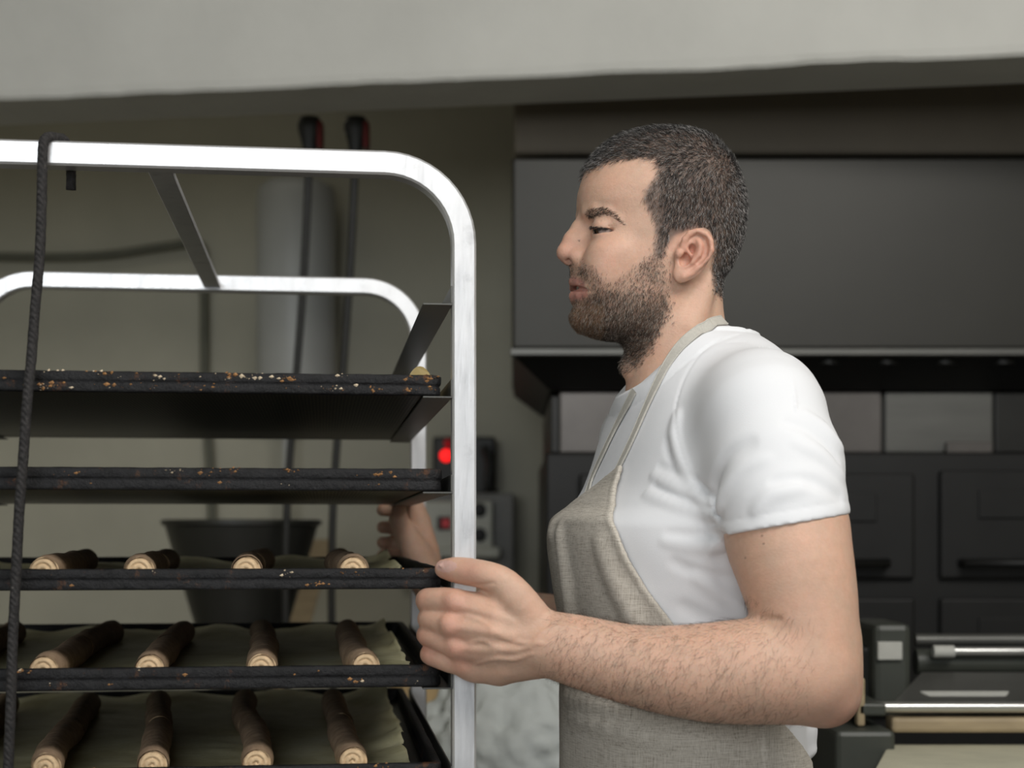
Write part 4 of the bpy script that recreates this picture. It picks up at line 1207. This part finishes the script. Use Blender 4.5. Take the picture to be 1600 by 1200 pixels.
# ---------------- t-shirt ----------------
def plane_uv(a, b, d):
    """plane holding the two picture points at depth d and the sight line between; positive below the line"""
    A, Bq = P(*a, d), P(*b, d)
    n = np.cross(Bq - A, A - np.array([0, 0, ZC])); n /= np.linalg.norm(n)
    if n[2] > 0: n = -n
    return A, n
SH = Field()
SH.add(torso_fn(0.004), *TC, 0.0)
hemA, hemN = plane_uv((1130, 838), (1322, 806), 1.58)
def sleeve_fn(p):
    d = None
    for (a, ra), (b, rb) in zip(_pr[:-1], _pr[1:]):
        ab = b - a; t = np.clip(((p - a) @ ab) / (ab @ ab), 0, 1)
        q = p - a - t[..., None] * ab
        v = np.sqrt((q * q).sum(-1)) - (ra + (rb - ra) * t)
        d = v if d is None else smin(d, v, 0.006)
    s = (p - hemA) @ hemN                                   # distance below the hem
    d = d - 0.0009 * np.exp(-((s + 0.006) / 0.006) ** 2) + 0.0007 * np.exp(-((s + 0.0145) / 0.0011) ** 2)
    return smax(d, s, 0.0015)
SH.add(sleeve_fn, P(1212, 740, 1.61), 0.19, 0.030)
SH.items += SHIRT0.items[2:]
FOLDS = [  # picture polyline, radius, how deep the axis sits under the cloth, blend, mode
    ([(1118, 800), (1085, 765), (1055, 728), (1040, 690)], 0.006, 0.0035, 0.008, 's'), ([(1117, 795), (1053, 775), (1020, 757)], 0.0045, 0.0012, 0.006, 's'), ([(1110, 780), (1073, 746), (1027, 728)], 0.0045, 0.0015, 0.006, 's'),
    ([(1115, 788), (1065, 764), (1025, 745)], 0.006, 0.0035, 0.008, 'u'), ([(1120, 806), (1060, 792), (1015, 775)], 0.006, 0.0038, 0.008, 'u'), ([(1128, 838), (1085, 838), (1040, 832)], 0.004, 0.0010, 0.006, 's'),
    ([(1130, 850), (1085, 852), (1040, 846)], 0.006, 0.004, 0.008, 'u'), ([(1150, 905), (1100, 900), (1050, 880)], 0.005, 0.0018, 0.008, 's'),
    ([(1062, 650), (1058, 690), (1075, 740), (1110, 800)], 0.007, 0.0042, 0.008, 'u'), ([(1120, 800), (1112, 760), (1130, 715), (1165, 690)], 0.006, 0.0022, 0.010, 's'),
    ([(1125, 800), (1135, 770), (1165, 735), (1200, 720)], 0.006, 0.0042, 0.010, 'u'), ([(1310, 720), (1290, 690), (1262, 668), (1230, 655)], 0.005, 0.0016, 0.008, 's'),
    ([(1311, 700), (1285, 668), (1255, 648)], 0.006, 0.0038, 0.008, 'u'), ([(1312, 745), (1280, 712), (1245, 695)], 0.006, 0.0040, 0.009, 'u'), ([(1315, 775), (1270, 750), (1210, 752)], 0.005, 0.0022, 0.010, 's'),
    ([(1170, 960), (1130, 930), (1090, 900)], 0.006, 0.0035, 0.010, 'u'), ([(1172, 985), (1120, 975), (1065, 950)], 0.005, 0.002, 0.010, 's'),
    ([(1185, 800), (1210, 775), (1250, 765)], 0.006, 0.004, 0.010, 'u')]
ADD = []
for uvs, r, sink, k, mode in FOLDS:
    pts = [(q.x, q.y) for q in spline([Vector((a, b)) for a, b in uvs], 5)]
    H = hit(SH, pts); H = H[np.abs(SH.at(H, 0.1)) < 0.004]
    ends = np.sin(np.pi * (np.arange(len(H)) + 0.5) / len(H))
    if mode == 's': H[:, 1] -= r - sink * 0.35 + 0.003 * (1 - ends)
    else: H[:, 1] += sink + 0.0014
    n = len(H); taper = [r * (0.45 + 0.55 * math.sin(math.pi * min(1, (i + 0.6) / n) ** 0.7)) if mode == 'u' else r for i in range(n)]
    ADD.append((H, taper, k, mode))
SH.chain([P(1240, 1110, 1.735), P(1256, 1140, 1.735), P(1264, 1170, 1.735)], [0.012, 0.012, 0.010], 0.012)      # loose shirt tail
# armhole seam: a fine groove
SEAMF = Field(); SEAMF.items += SH.items
for H, r, k, mode in ADD: SEAMF.chain(H, r, k, mode, 0.002)
seam = hit(SEAMF, [(q.x, q.y) for q in spline([Vector(a) for a in ((1128, 528), (1098, 548), (1072, 585), (1058, 625), (1054, 660), (1062, 700), (1080, 745), (1104, 782))], 6)])
for H, r, k, mode in ADD: SH.chain(H, r, k, mode, 0.002)
SH.chain(seam, [0.0009] * len(seam), 0.002, 's', 0.0005)
def sm_(x, a, b):
    t = np.clip((x - a) / (b - a), 0, 1); return t * t * (3 - 2 * t)
# soft overall wrinkling of the jersey
def wr(p, d):
    a, b, v = to_torso(p)
    w = 0.0009 * np.sin(v * 0.045 + 14 * a + 4 * np.sin(9 * b + 3 * a)) * sm_(v, 640, 760)
    return d + w
SH.add(wr, None, 0, 0, 'f')
def collar_cut(p):
    u, v, b = to_head(p)
    s = ((u - 989) * -98 + (v - 604) * -142) / 172.5
    return (s - 0.0 + 3.0 * np.sin(np.clip((u - 989) / 141, 0, 1) * np.pi) * -4.2) * KH
_na, _nb = hw(1045, 480, 0), hw(1060, 620, 0)
def collar_gap(p):
    ab = _nb - _na; t = ((p - _na) @ ab) / (ab @ ab); q = p - _na - t[..., None] * ab
    return smin(collar_cut(p), 0.083 - np.sqrt((q * q).sum(-1)), 0.004)
SH.add(collar_gap, None, 0, 0.0012, 'i')
def band(p, d):                                                # ribbed collar edge
    s = collar_cut(p)
    return d - 0.0012 * np.exp(-((s + 0.007) / 0.007) ** 2) + 0.0009 * np.exp(-((s + 0.0165) / 0.0012) ** 2)
SH.items.insert(-1, (band, hw(1058, 555), 0.12, 0.0, 'f'))
def hem_cut(p):
    a, b, v = to_torso(p)
    return (v - (1172 + 12 * np.sin(30 * a))) * KH
SH.add(hem_cut, None, 0, 0.001, 'i')

# ---------------- apron ----------------
AP0 = Field()
def cloth_over(off): return lambda p: SHIRT0.ev(p, p.mean(axis=1), 0.03) - off
AP0.add(cloth_over(0.0085), *TC, 0.0)
AP0.chain([P(925, 838, 1.80), P(867.5, 831, 1.80)], [0.040, 0.003], 0.022)
edge_px = [(968, 728), (959, 758), (956, 792), (963, 832), (981, 876), (1009, 921), (1048, 972), (1100, 1030), (1160, 1085), (1215, 1120)]
EH = hit(AP0, edge_px)
ea, eb_, ev = to_torso(EH)
ef = np.arctan2(eb_, 0.02 - ea); ef = np.append(ef, [1.90, 1.96, 2.0])         # edge as an angle round the trunk
ev = np.append(ev, [1165, 1260, 1700])
bL = float(eb_[0]); vL = float(ev[0])
AP = Field()
AP.items += AP0.items
for uvs, r, sink, k, mode in [([(880, 835), (890, 900), (900, 980)], 0.011, 0.008, 0.014, 'u'), ([(945, 850), (965, 905), (1000, 975)], 0.011, 0.007, 0.014, 'u'),
                              ([(900, 1120), (1010, 1150), (1150, 1165)], 0.010, 0.007, 0.012, 'u'), ([(890, 1090), (930, 1100), (990, 1112)], 0.008, 0.005, 0.012, 'u')]:
    H = hit(AP0, [(q.x, q.y) for q in spline([Vector(a) for a in uvs], 5)])
    tt = (np.arange(len(H)) + 0.5) / len(H); e_ = np.sin(np.pi * np.clip(tt, 0, 1)) ** 0.8 if uvs[0][1] > 1000 else np.clip(tt * 1.6, 0, 1) ** 0.8
    H[:, 1] += sink + 0.001 + 0.006 * (1 - e_)
    AP.chain(H, list(r * (0.55 + 0.45 * e_)), 0.014, mode, 0.002)
def ap_cut(p):
    a, b, v = to_torso(p)
    s1 = (np.arctan2(np.abs(b), 0.02 - a) - np.interp(v, ev, ef)) * np.hypot(b, a - 0.02)
    vt = vL - 4 + np.clip((bL - b) / (2 * bL), -0.1, 1.4) * 50
    s2 = (vt - v) * KH
    s3 = (v - 1640) * KH
    return smax(np.maximum(s1, s3), s2, 0.004)
def ap_hem(p, d):
    s = ap_cut(p)
    return d - 0.0004 * np.exp(-((s + 0.005) / 0.005) ** 2) + 0.0005 * np.exp(-((s + 0.011) / 0.0010) ** 2)
AP.add(ap_hem, None, 0, 0, 'f')
AP.add(ap_cut, None, 0, 0.0008, 'i')
AP.add(cloth_over(0.0030), *TC, 0.0, 's')              # cloth, not a solid block

# ---------------- trousers and shoes (below the frame, so that he stands on the floor) ----------------
TRO = Field()
TRO.add(torso_fn(0.002), *TC, 0.0)
TRO.add(lambda p: (1190 - to_torso(p)[2]) * KH, None, 0, 0.001, 'i')
for s in (1, -1):
    TRO.chain([tw(0.0, 0.09 * s, 1500), tw(-0.005, 0.10 * s, 1950), tw(0.012, 0.105 * s, 2330), tw(0.015, 0.105 * s, 2490)], [0.094, 0.075, 0.062, 0.06], 0.03, kin=0.02)
TRO.add(lambda p: 0.045 - p[..., 2], None, 0, 0.001, 'i')

# ---------------- build the meshes ----------------
foot = tw(0, 0, HZ); 
person = thing('person', 'bearded man in white t-shirt and linen apron gripping the rack with both hands', 'person', (foot[0], foot[1], 0.0))
Vb, Qb = polygonise(BODY, (-0.26, 1.48, 0.92), (0.46, 2.50, 1.86), 0.0016, 1)
body_me = np_mesh('body', Vb, Qb)

def sm(x, a, b): 
    t = np.clip((x - a) / (b - a), 0, 1); return t * t * (3 - 2 * t)
def in_poly(u, v, poly):
    poly = np.array(poly, float); c = np.zeros(u.shape, bool); j = len(poly) - 1
    for i in range(len(poly)):
        xi, yi = poly[i]; xj, yj = poly[j]
        m = ((yi > v) != (yj > v)) & (u < (xj - xi) * (v - yi) / (yj - yi + 1e-12) + xi)
        c ^= m; j = i
    return c
hu, hv, hb = head_px(Vb)
HAIR_POLY = [(850, 262), (917, 266), (935, 258), (955, 252), (985, 247), (1010, 246), (1026, 249), (1030, 262), (1024, 277), (1010, 298), (1004, 312), (1014, 328), (1023, 350), (1025, 372), (1022, 402), (1036, 402), (1043, 382), (1055, 368), (1072, 360), (1090, 353), (1106, 360),
             (1117, 376), (1118, 395), (1112, 420), (1114, 446), (1124, 464), (1190, 464), (1190, 180), (850, 180)]
BEARD_POLY = [(1022, 396), (1036, 396), (1040, 420), (1043, 450), (1046, 478), (1036, 506), (1020, 538), (992, 574), (968, 585), (950, 560), (870, 540), (870, 478), (898, 474), (916, 470), (925, 460), (929, 452), (922, 440), (908, 430), (880, 430), (880, 413), (904, 415), (925, 413), (934, 428), (950, 440), (968, 434), (985, 422), (1002, 409)]
def spread(w, n):
    w = w.astype(float)
    for _ in range(n):
        s = np.zeros(len(w)); k = np.zeros(len(w))
        for a in range(4):
            b = Qb[:, (a + 1) % 4]
            s += np.bincount(Qb[:, a], w[b], len(w)) + np.bincount(b, w[Qb[:, a]], len(w)); k += np.bincount(Qb[:, a], minlength=len(w)) + np.bincount(b, minlength=len(w))
        w = 0.4 * w + 0.6 * s / np.maximum(k, 1)
    return w
near_head = (hw(1030, 400)[None] - Vb); near_head = (near_head ** 2).sum(1) < 0.23 ** 2
neck_m = (hv < 640) & near_head
hp_ = in_poly(hu, hv, HAIR_POLY) & neck_m
bd_ = spread(in_poly(hu, hv, BEARD_POLY) & (hv < 600) & (hu < 1060) & near_head, 14); hp_ = spread(hp_, 7)
SKIN = np.array([0.655, 0.42, 0.305]); RED = np.array([0.56, 0.255, 0.19]); PALE = np.array([0.62, 0.43, 0.33])
col = np.tile(SKIN, (len(Vb), 1))
def blob(c, r):
    return np.exp(-(((Vb - c) ** 2).sum(1)) / (r * r))
def tint(w, c): 
    global col
    col = col * (1 - w[:, None]) + np.asarray(c) * w[:, None]
head_m = (hv < 560)
tint(0.55 * blob(hf(886, 394, 0), 0.020) * head_m, RED)
for s in (1, -1):
    tint(0.20 * blob(hf(955, 402, 66 * s), 0.030), RED)
    tint(0.60 * blob(hf(1090, 398, 106 * s), 0.030) * (np.abs(hb) > 88), (0.60, 0.27, 0.20))
    tint(0.40 * blob(hf(945, 370, 52 * s), 0.010), (0.40, 0.23, 0.18))
lip = spread(in_poly(hu, hv, [(880, 432), (893, 431), (905, 435), (918, 444), (930, 454), (918, 463), (905, 470), (893, 472), (880, 468)]) & (np.abs(hb) < 46) & near_head, 2)
tint(0.75 * lip, (0.47, 0.20, 0.17))
tint(0.42 * bd_ * np.interp(hv, [400, 450, 490], [0.5, 0.7, 1.0]), (0.20, 0.135, 0.10)); tint(0.78 * hp_, (0.075, 0.062, 0.054))
for u, v, d, r in ((709, 941, 1.56, 0.017), (702, 978, 1.555, 0.016), (712, 1011, 1.56, 0.015), (724, 1038, 1.57, 0.015), (690, 893, 1.575, 0.014), (735, 893, 1.56, 0.014), (662, 936, 1.59, 0.014), (662, 1000, 1.59, 0.02), (1312, 1105, 1.545, 0.035), (668, 1022, 1.59, 0.015)):
    tint(0.45 * blob(P(u, v, d), r), RED)
vu = 800 + Vb[:, 0] * F / Vb[:, 1]; vv = HZ - (Vb[:, 2] - ZC) * F / Vb[:, 1]
tint(0.85 * ((((vu - 697) / 16.5) ** 2 + ((vv - 884.5) / 9.5) ** 2 < 1) & (Vb[:, 1] < 1.592)), (0.66, 0.43, 0.375))
mottle = np.zeros(len(Vb))
for m in range(7):
    a = RNG.normal(size=3); a *= (60 + 45 * m) / np.linalg.norm(a)
    mottle += np.sin(Vb @ a + RNG.uniform(0, 6))
col *= (1 + 0.012 * mottle)[:, None] * np.stack([np.ones(len(Vb)), 1 - 0.008 * mottle, 1 - 0.01 * mottle], 1)
col = np.clip(col, 0.01, 0.9)
for u, v in ((1190, 837), (1193, 850), (1165, 872), (905, 376), (921, 384)):                      # moles and freckles
    h = hit(BODY, [(u, v)])[0]; col[((Vb - h) ** 2).sum(1) < 0.0012 ** 2] *= 0.45
ca = body_me.color_attributes.new('Col', 'FLOAT_COLOR', 'POINT')
ca.data.foreach_set('color', np.concatenate([col, np.ones((len(col), 1))], 1).astype(np.float32).ravel())
link('body', body_me, MT['skin'], person)
tag(bpy.data.objects['body'], 'bare skin of head, neck, arms and hands')

V, Q = polygonise(SH, (0.02, 1.46, 1.05), (0.46, 2.16, 1.62), 0.0022, 1)
shirt = link('t_shirt', np_mesh('t_shirt', V, Q), MT['shirt'], person); shirt['label'] = 'white short-sleeved t-shirt'
V, Q = polygonise(AP, (0.0, 1.55, 0.70), (0.40, 2.05, 1.46), 0.0022, 1)
apron = link('apron', np_mesh('apron', V, Q), MT['linen'], person); apron['label'] = 'natural linen bib apron'
V, Q = polygonise(TRO, (-0.05, 1.5, 0.03), (0.48, 2.1, 1.10), 0.006, 2)
link('trousers', np_mesh('trousers', V, Q), MT['cloth_black'], person)
for s in (1, -1):
    SF = Field()
    SF.chain([tw(0.03, 0.105 * s, 2545), tw(-0.06, 0.11 * s, 2565), tw(-0.15, 0.12 * s, 2578)], [0.048, 0.044, 0.036], 0.01)
    SF.add(lambda p: 0.001 - p[..., 2], None, 0, 0.004, 'i')
    c = tw(-0.05, 0.11 * s, 2560)
    V, Q = polygonise(SF, c - np.array([0.2, 0.2, 0.12]), c + np.array([0.2, 0.2, 0.12]), 0.005, 2)
    link('shoe', np_mesh('shoe', V, Q), MT['shoe'], person)

# straps
def ribbon(name, pts, nrm, width, th, mat, parent):
    pts = np.asarray(pts, float); nrm = np.asarray(nrm, float); n = len(pts)
    t = np.gradient(pts, axis=0); t /= np.linalg.norm(t, axis=1)[:, None]
    wd = np.cross(nrm, t); wd /= np.linalg.norm(wd, axis=1)[:, None]
    nn = np.cross(t, wd)
    width = np.broadcast_to(width, n)[:, None]
    prof = [(-0.5, 0), (-0.5, th), (-0.42, th * 1.35), (-0.36, th), (0.36, th), (0.42, th * 1.35), (0.5, th), (0.5, 0)]
    V = np.concatenate([(pts + wd * width * a + nn * b)[:, None, :] for a, b in prof], 1).reshape(-1, 3); m = len(prof)
    Q = [(i * m + j, i * m + (j + 1) % m, (i + 1) * m + (j + 1) % m, (i + 1) * m + j) for i in range(n - 1) for j in range(m)]
    me = np_mesh(name, V, Q, False)
    bm = bmesh.new(); bm.from_mesh(me); bmesh.ops.recalc_face_normals(bm, faces=bm.faces[:]); bm.to_mesh(me); bm.free()
    return link(name, me, mat, parent)
def grad(field, p, e=0.002):
    g = np.stack([field.at(p + np.eye(3)[i] * e, 0.1) - field.at(p - np.eye(3)[i] * e, 0.1) for i in range(3)], 1)
    return g / np.linalg.norm(g, axis=1)[:, None]
S2 = Field(); S2.items += SHIRT0.items
S2.chain([hw(1048, 440, 0), hw(1050, 520, 0), hw(1062, 610, 0)], [74 * KH, 78 * KH, 86 * KH], 0.012, kin=0.01)
px = [(q.x, q.y) for q in spline([Vector(a) for a in ((1128, 503), (1112, 507), (1090, 519), (1066, 540), (1047, 566), (1030, 598), (1011, 640), (990, 688), (967, 736))], 6)]
H = hit(S2, px); G = grad(S2, H)
def on_surface(p, field, off):
    for _ in range(8):
        p = p - grad(field, p) * (field.at(p, 0.1) - off)[:, None]
    return p
H = on_surface(H, S2, 0.0022)
G = grad(S2, H)
far = np.array([hw(*q) for q in [(1128, 503, -6), (1118, 508, -30), (1095, 522, -58), (1068, 545, -74), (1040, 568, -78)]])
far = on_surface(far, S2, 0.0022); Gf = grad(S2, far)
near_n = len(H)
path = np.concatenate([far[::-1], H]); nr = np.concatenate([Gf[::-1], G])
wdt = np.concatenate([np.full(len(far), 0.0135), np.linspace(0.0135, 0.010, near_n)])
st = ribbon('strap', path, nr, wdt, 0.0016, MT['strap'], apron)
fpx = [(q.x, q.y) for q in spline([Vector(a) for a in ((994, 611), (983, 633), (964, 670), (944, 712), (929, 746), (919, 776))], 6)]
fh = hit(S2, fpx, 1.5, 1.95)
fh = on_surface(fh, S2, 0.0022)
fp = fh; fn_ = grad(S2, fp)
ribbon('strap', fp, fn_, 0.011, 0.0016, MT['strap'], apron)

# eyes and teeth
def eye_part(s):
    e = hf(943, 358, 44 * s); r = 16.8 * KH
    gaze = RH @ np.array([-0.93, -0.16, -0.32]); gaze /= np.linalg.norm(gaze)
    me = bpy.data.meshes.new('eye'); bm = bmesh.new(); bmesh.ops.create_uvsphere(bm, u_segments=40, v_segments=28, radius=r); bm.to_mesh(me); bm.free()
    n = len(me.vertices); co = np.empty(n * 3); me.vertices.foreach_get('co', co); co = co.reshape(-1, 3)
    c = (co / r) @ gaze
    w_ = np.array([0.32, 0.26, 0.235]); ir = np.array([0.075, 0.040, 0.022]); bl = np.array([0.006, 0.006, 0.006])  # eye white darkened: the shade of the lashes is put into its colour
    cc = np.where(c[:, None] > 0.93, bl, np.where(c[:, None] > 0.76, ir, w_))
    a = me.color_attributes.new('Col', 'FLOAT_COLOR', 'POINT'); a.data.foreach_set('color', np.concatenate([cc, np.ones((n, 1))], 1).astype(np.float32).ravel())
    me.polygons.foreach_set('use_smooth', np.ones(len(me.polygons), bool))
    me.transform(Matrix.Translation(Vector(e)))
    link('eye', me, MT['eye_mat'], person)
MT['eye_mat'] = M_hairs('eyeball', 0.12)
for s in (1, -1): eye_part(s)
s = MB()
for i, b in enumerate((-24, -17, -10, -3.6, 3.6, 10, 17, 24)):
    c = hf(905 + abs(b) ** 1.6 * 0.075, 447.5, b)
    s.hexa([tuple(c + RH @ np.array([x * 3 * KH, y * 3.1 * KH, z * KH])) for z in (-2.6 if abs(b) < 12 else -2.0, 5) for x, y in ((-1, -1), (1, -1), (1, 1), (-1, 1))], 0.0006)
s.build('teeth', M_plain('tooth_enamel', (0.62, 0.58, 0.48), 0.25, 0, 0.05, 60), person, smooth=True)
MB().box(tuple(hw(960, 470, 0) - np.array([0.02, 0.022, 0.004])), tuple(hw(935, 440, 0) + np.array([0.0, 0.022, 0.0])), 0.003).build('mouth_lining', M_plain('mouth_lining', (0.05, 0.012, 0.01), 0.5), person) if False else None

# ---------------- hair, beard, brows, arm hair: tapered three-sided strands ----------------
fc = Vb[Qb]; Cb = fc.mean(1)
Nb = np.cross(fc[:, 2] - fc[:, 0], fc[:, 3] - fc[:, 1]); Ab = np.linalg.norm(Nb, axis=1) / 2; Nb /= np.maximum(2 * Ab, 1e-12)[:, None]
fu, fv, fb = head_px(Cb)
def strands(name, weight, count, comb, length, rad, colour, lift=0.5, jit=0.22, curl=0.0, seed=1):
    """weight per face; comb(world point) -> direction; length(idx) in metres; colour(idx) -> rgb"""
    rg = np.random.default_rng(seed)
    pr = weight * Ab; pr = pr / pr.sum()
    idx = rg.choice(len(Ab), count, p=pr)
    q = rg.random((count, 2)); a = fc[idx]
    p0 = (a[:, 0] * ((1 - q[:, 0]) * (1 - q[:, 1]))[:, None] + a[:, 1] * (q[:, 0] * (1 - q[:, 1]))[:, None] + a[:, 2] * (q[:, 0] * q[:, 1])[:, None] + a[:, 3] * ((1 - q[:, 0]) * q[:, 1])[:, None])
    n = Nb[idx]; c = comb(idx, rg)
    c = c - n * (c * n).sum(1)[:, None]; c /= np.maximum(np.linalg.norm(c, axis=1), 1e-6)[:, None]
    d1 = n * lift + c * (1 - lift) + rg.normal(0, jit, (count, 3)); d1 /= np.linalg.norm(d1, axis=1)[:, None]
    d2 = n * lift * 0.35 + c + rg.normal(0, jit, (count, 3)) + curl * rg.normal(0, 1, (count, 3)); d2 /= np.linalg.norm(d2, axis=1)[:, None]
    L = length(idx, rg)[:, None]
    p1 = p0 + d1 * L * 0.5; p2 = p1 + d2 * L * 0.5; p0 = p0 - n * 0.0006
    x = np.cross(d1, np.array([0.3, 0.9, 0.2])); x /= np.linalg.norm(x, axis=1)[:, None]; y = np.cross(d1, x)
    r = rad * rg.uniform(0.75, 1.25, count)[:, None]
    rows = []
    for base, rr in ((p0, r), (p1, r * 0.8)):
        for k in range(3):
            an = 2 * math.pi * k / 3
            rows.append(base + (x * math.cos(an) + y * math.sin(an)) * rr)
    V = np.stack(rows + [p2], 1).reshape(-1, 3)
    T = []
    for k in range(3):
        j = (k + 1) % 3
        T += [(k, j, 3 + j), (k, 3 + j, 3 + k), (3 + k, 3 + j, 6)]
    Fq = (np.arange(count)[:, None, None] * 7 + np.array(T)[None]).reshape(-1, 3)
    me = np_mesh(name, V, Fq, True)
    cc = colour(idx, rg)
    ca = me.color_attributes.new('Col', 'FLOAT_COLOR', 'POINT')
    ca.data.foreach_set('color', np.concatenate([np.repeat(cc, 7, 0), np.ones((count * 7, 1))], 1).astype(np.float32).ravel())
    o = link(name, me, MT['hair'], person); o['kind'] = 'stuff'
    return o
def hdir(u, v, b): return RH @ np.array([u, -b, -v])
headf = ((hw(1030, 400)[None] - Cb) ** 2).sum(1) < 0.23 ** 2
ear_f = (fu > 1046) & (fu < 1120) & (fv > 354) & (fv < 446) & (np.abs(fb) > 88 + (fu - 1055) * 0.2)
def soft(poly, du, seed):
    g = np.random.default_rng(seed); ju = fu + g.normal(0, du, len(fu)); jv = fv + g.normal(0, du, len(fv))
    return in_poly(ju, jv, poly)
hairw = (soft(HAIR_POLY, 3.2, 3) & (fv < 470) & ~ear_f & headf).astype(float)
hairw *= np.where((fu < 1032) & (fv > 268) & (fu > 985), 0.45, 1.0)
def hair_comb(i, rg):
    u, v, b = fu[i], fv[i], fb[i]
    top = sm(-v, -285, -235)[:, None]
    side = np.array([hdir(-0.35, 1.0, 0)]); fr = np.array([hdir(-1.0, 0.15, 0)])
    return top * fr + (1 - top) * side + rg.normal(0, 0.25, (len(i), 3))
def hair_len(i, rg):
    v = fv[i]; u = fu[i]
    L = np.interp(v, [200, 250, 300, 380, 440, 465], [0.0105, 0.0115, 0.0095, 0.0075, 0.005, 0.0035])
    L = L * np.where((u < 1040) & (v > 262), 0.72, 1.0)
    return L * rg.uniform(0.7, 1.15, len(i))
def hair_col(i, rg):
    n = len(i); c = np.tile(np.array([0.0155, 0.0140, 0.0130]), (n, 1)) * rg.uniform(0.6, 1.6, (n, 1))
    g = np.clip(0.20 + 0.16 * sm(fu[i], 1080, 1160) * sm(fv[i], 240, 330) + 0.30 * sm(-fu[i], -960, -920) , 0, 1)
    grey = rg.random(n) < g
    c[grey] = np.array([0.42, 0.40, 0.38]) * rg.uniform(0.5, 1.2, (grey.sum(), 1))
    br = (~grey) & (fu[i] < 1036) & (fv[i] > 265); c[br] = np.array([0.052, 0.036, 0.026]) * rg.uniform(0.6, 1.6, (br.sum(), 1))
    return c
strands('hair', hairw, 42000, hair_comb, hair_len, 0.00017, hair_col, 0.42, 0.16, 0, 5)
dens = np.interp(fv, [396, 430, 455, 480, 560, 590], [0.22, 0.30, 0.62, 1.0, 1.0, 0.5])
dens = np.where((fu > 1000) & (fv < 440), 0.6, dens); dens = np.where((fu < 936) & (fv < 440), 0.5, dens)
dens = dens * np.where((fu > 936) & (fu < 985) & (fv < 452), 0.55, 1.0)
beardw = (soft(BEARD_POLY, 5.5, 4) & (fv < 592) & (fu < 1062) & headf).astype(float) * dens
def beard_comb(i, rg):
    u = fu[i]; v = fv[i]
    d = np.where((u < 935)[:, None] & (v < 445)[:, None], np.array([hdir(0.25, 1.0, 0.2)]), np.array([hdir(-0.30, 1.0, 0)]))
    nk = (v > 530)[:, None]
    return np.where(nk, np.array([hdir(-0.9, 0.5, 0)]), d) + rg.normal(0, 0.28, (len(i), 3))
def beard_len(i, rg):
    return np.interp(fv[i], [396, 440, 480, 520, 590], [0.005, 0.0055, 0.0075, 0.0080, 0.005]) * np.where(fu[i] < 905, 0.6, 1.0) * rg.uniform(0.6, 1.15, len(i))
def beard_col(i, rg):
    n = len(i); c = np.tile(np.array([0.062, 0.041, 0.028]), (n, 1)) * rg.uniform(0.5, 1.7, (n, 1))
    a = rg.random(n); au = (fu[i] < 945) & (fv[i] > 470) & (a < 0.62)
    c[au] = np.array([0.19, 0.105, 0.05]) * rg.uniform(0.6, 1.3, (au.sum(), 1))
    g = a > np.where(fv[i] > 500, 0.71, 0.70)
    c[g] = np.array([0.46, 0.40, 0.34]) * rg.uniform(0.5, 1.2, (g.sum(), 1))
    return c
strands('beard', beardw, 25000, beard_comb, beard_len, 0.00013, beard_col, 0.42, 0.18, 0.05, 6)
for s in (1, -1):
    bw = (in_poly(fu, fv, [(912, 336), (916, 329), (932, 326), (946, 326), (956, 332), (977, 354), (970, 351), (953, 338), (944, 336), (930, 339), (918, 340)]) & (fb * s > 6) & headf).astype(float)
    strands('eyebrow', bw * np.where(fu < 945, 1.0, 0.8) * np.where(fu < 918, 0.5, 1.0), 850, lambda i, rg: np.tile(hdir(0.9, -0.15 if True else 0, 0.35 * s), (len(i), 1)) + rg.normal(0, 0.2, (len(i), 3)), lambda i, rg: rg.uniform(0.004, 0.0070, len(i)), 0.00011,
            lambda i, rg: np.tile(np.array([0.040, 0.028, 0.020]), (len(i), 1)) * rg.uniform(0.6, 1.5, (len(i), 1)), 0.22, 0.12, 0, 20 + s)
    # upper lashes
    lw = (((Cb - hf(934, 356, 46 * s)) ** 2).sum(1) < (20 * KH) ** 2) & (np.abs(fv - (354.5 + (fu - 926) * 0.09)) < 1.6) & (fb * s > 20)
    if lw.any():
        strands('eyelashes', lw.astype(float), 240, lambda i, rg: np.tile(hdir(-0.9, 0.35, 0.3 * s), (len(i), 1)), lambda i, rg: rg.uniform(0.004, 0.007, len(i)), 0.00013, lambda i, rg: np.tile(np.array([0.01, 0.008, 0.007]), (len(i), 1)), 0.5, 0.15, 0, 30 + s)
# arm hair on both forearms
def seg_t(p, a, b):
    ab = b - a; return ((p - a) @ ab) / (ab @ ab)
fa = P(1258, 1052, 1.554); fb_ = P(858, 1006, 1.573)
t = seg_t(Cb, fa, fb_); dist = np.linalg.norm(Cb - (fa + np.clip(t, 0, 1)[:, None] * (fb_ - fa)), axis=1)
aw = ((dist < 0.075) & (t > -0.02) & (t < 1.02)).astype(float) * np.interp(t, [-0.02, 0.25, 0.6, 0.95, 1.02], [0.25, 0.7, 1.0, 0.8, 0.1])
aw *= (Cb[:, 1] < 1.9)
strands('arm_hair', aw, 5200, lambda i, rg: np.tile(np.array([-0.45, 0, -0.9]), (len(i), 1)) + rg.normal(0, 0.35, (len(i), 3)), lambda i, rg: rg.uniform(0.008, 0.019, len(i)), 0.000085,
        lambda i, rg: np.tile(np.array([0.055, 0.033, 0.021]), (len(i), 1)) * rg.uniform(0.5, 1.5, (len(i), 1)), 0.16, 0.16, 0.2, 41)
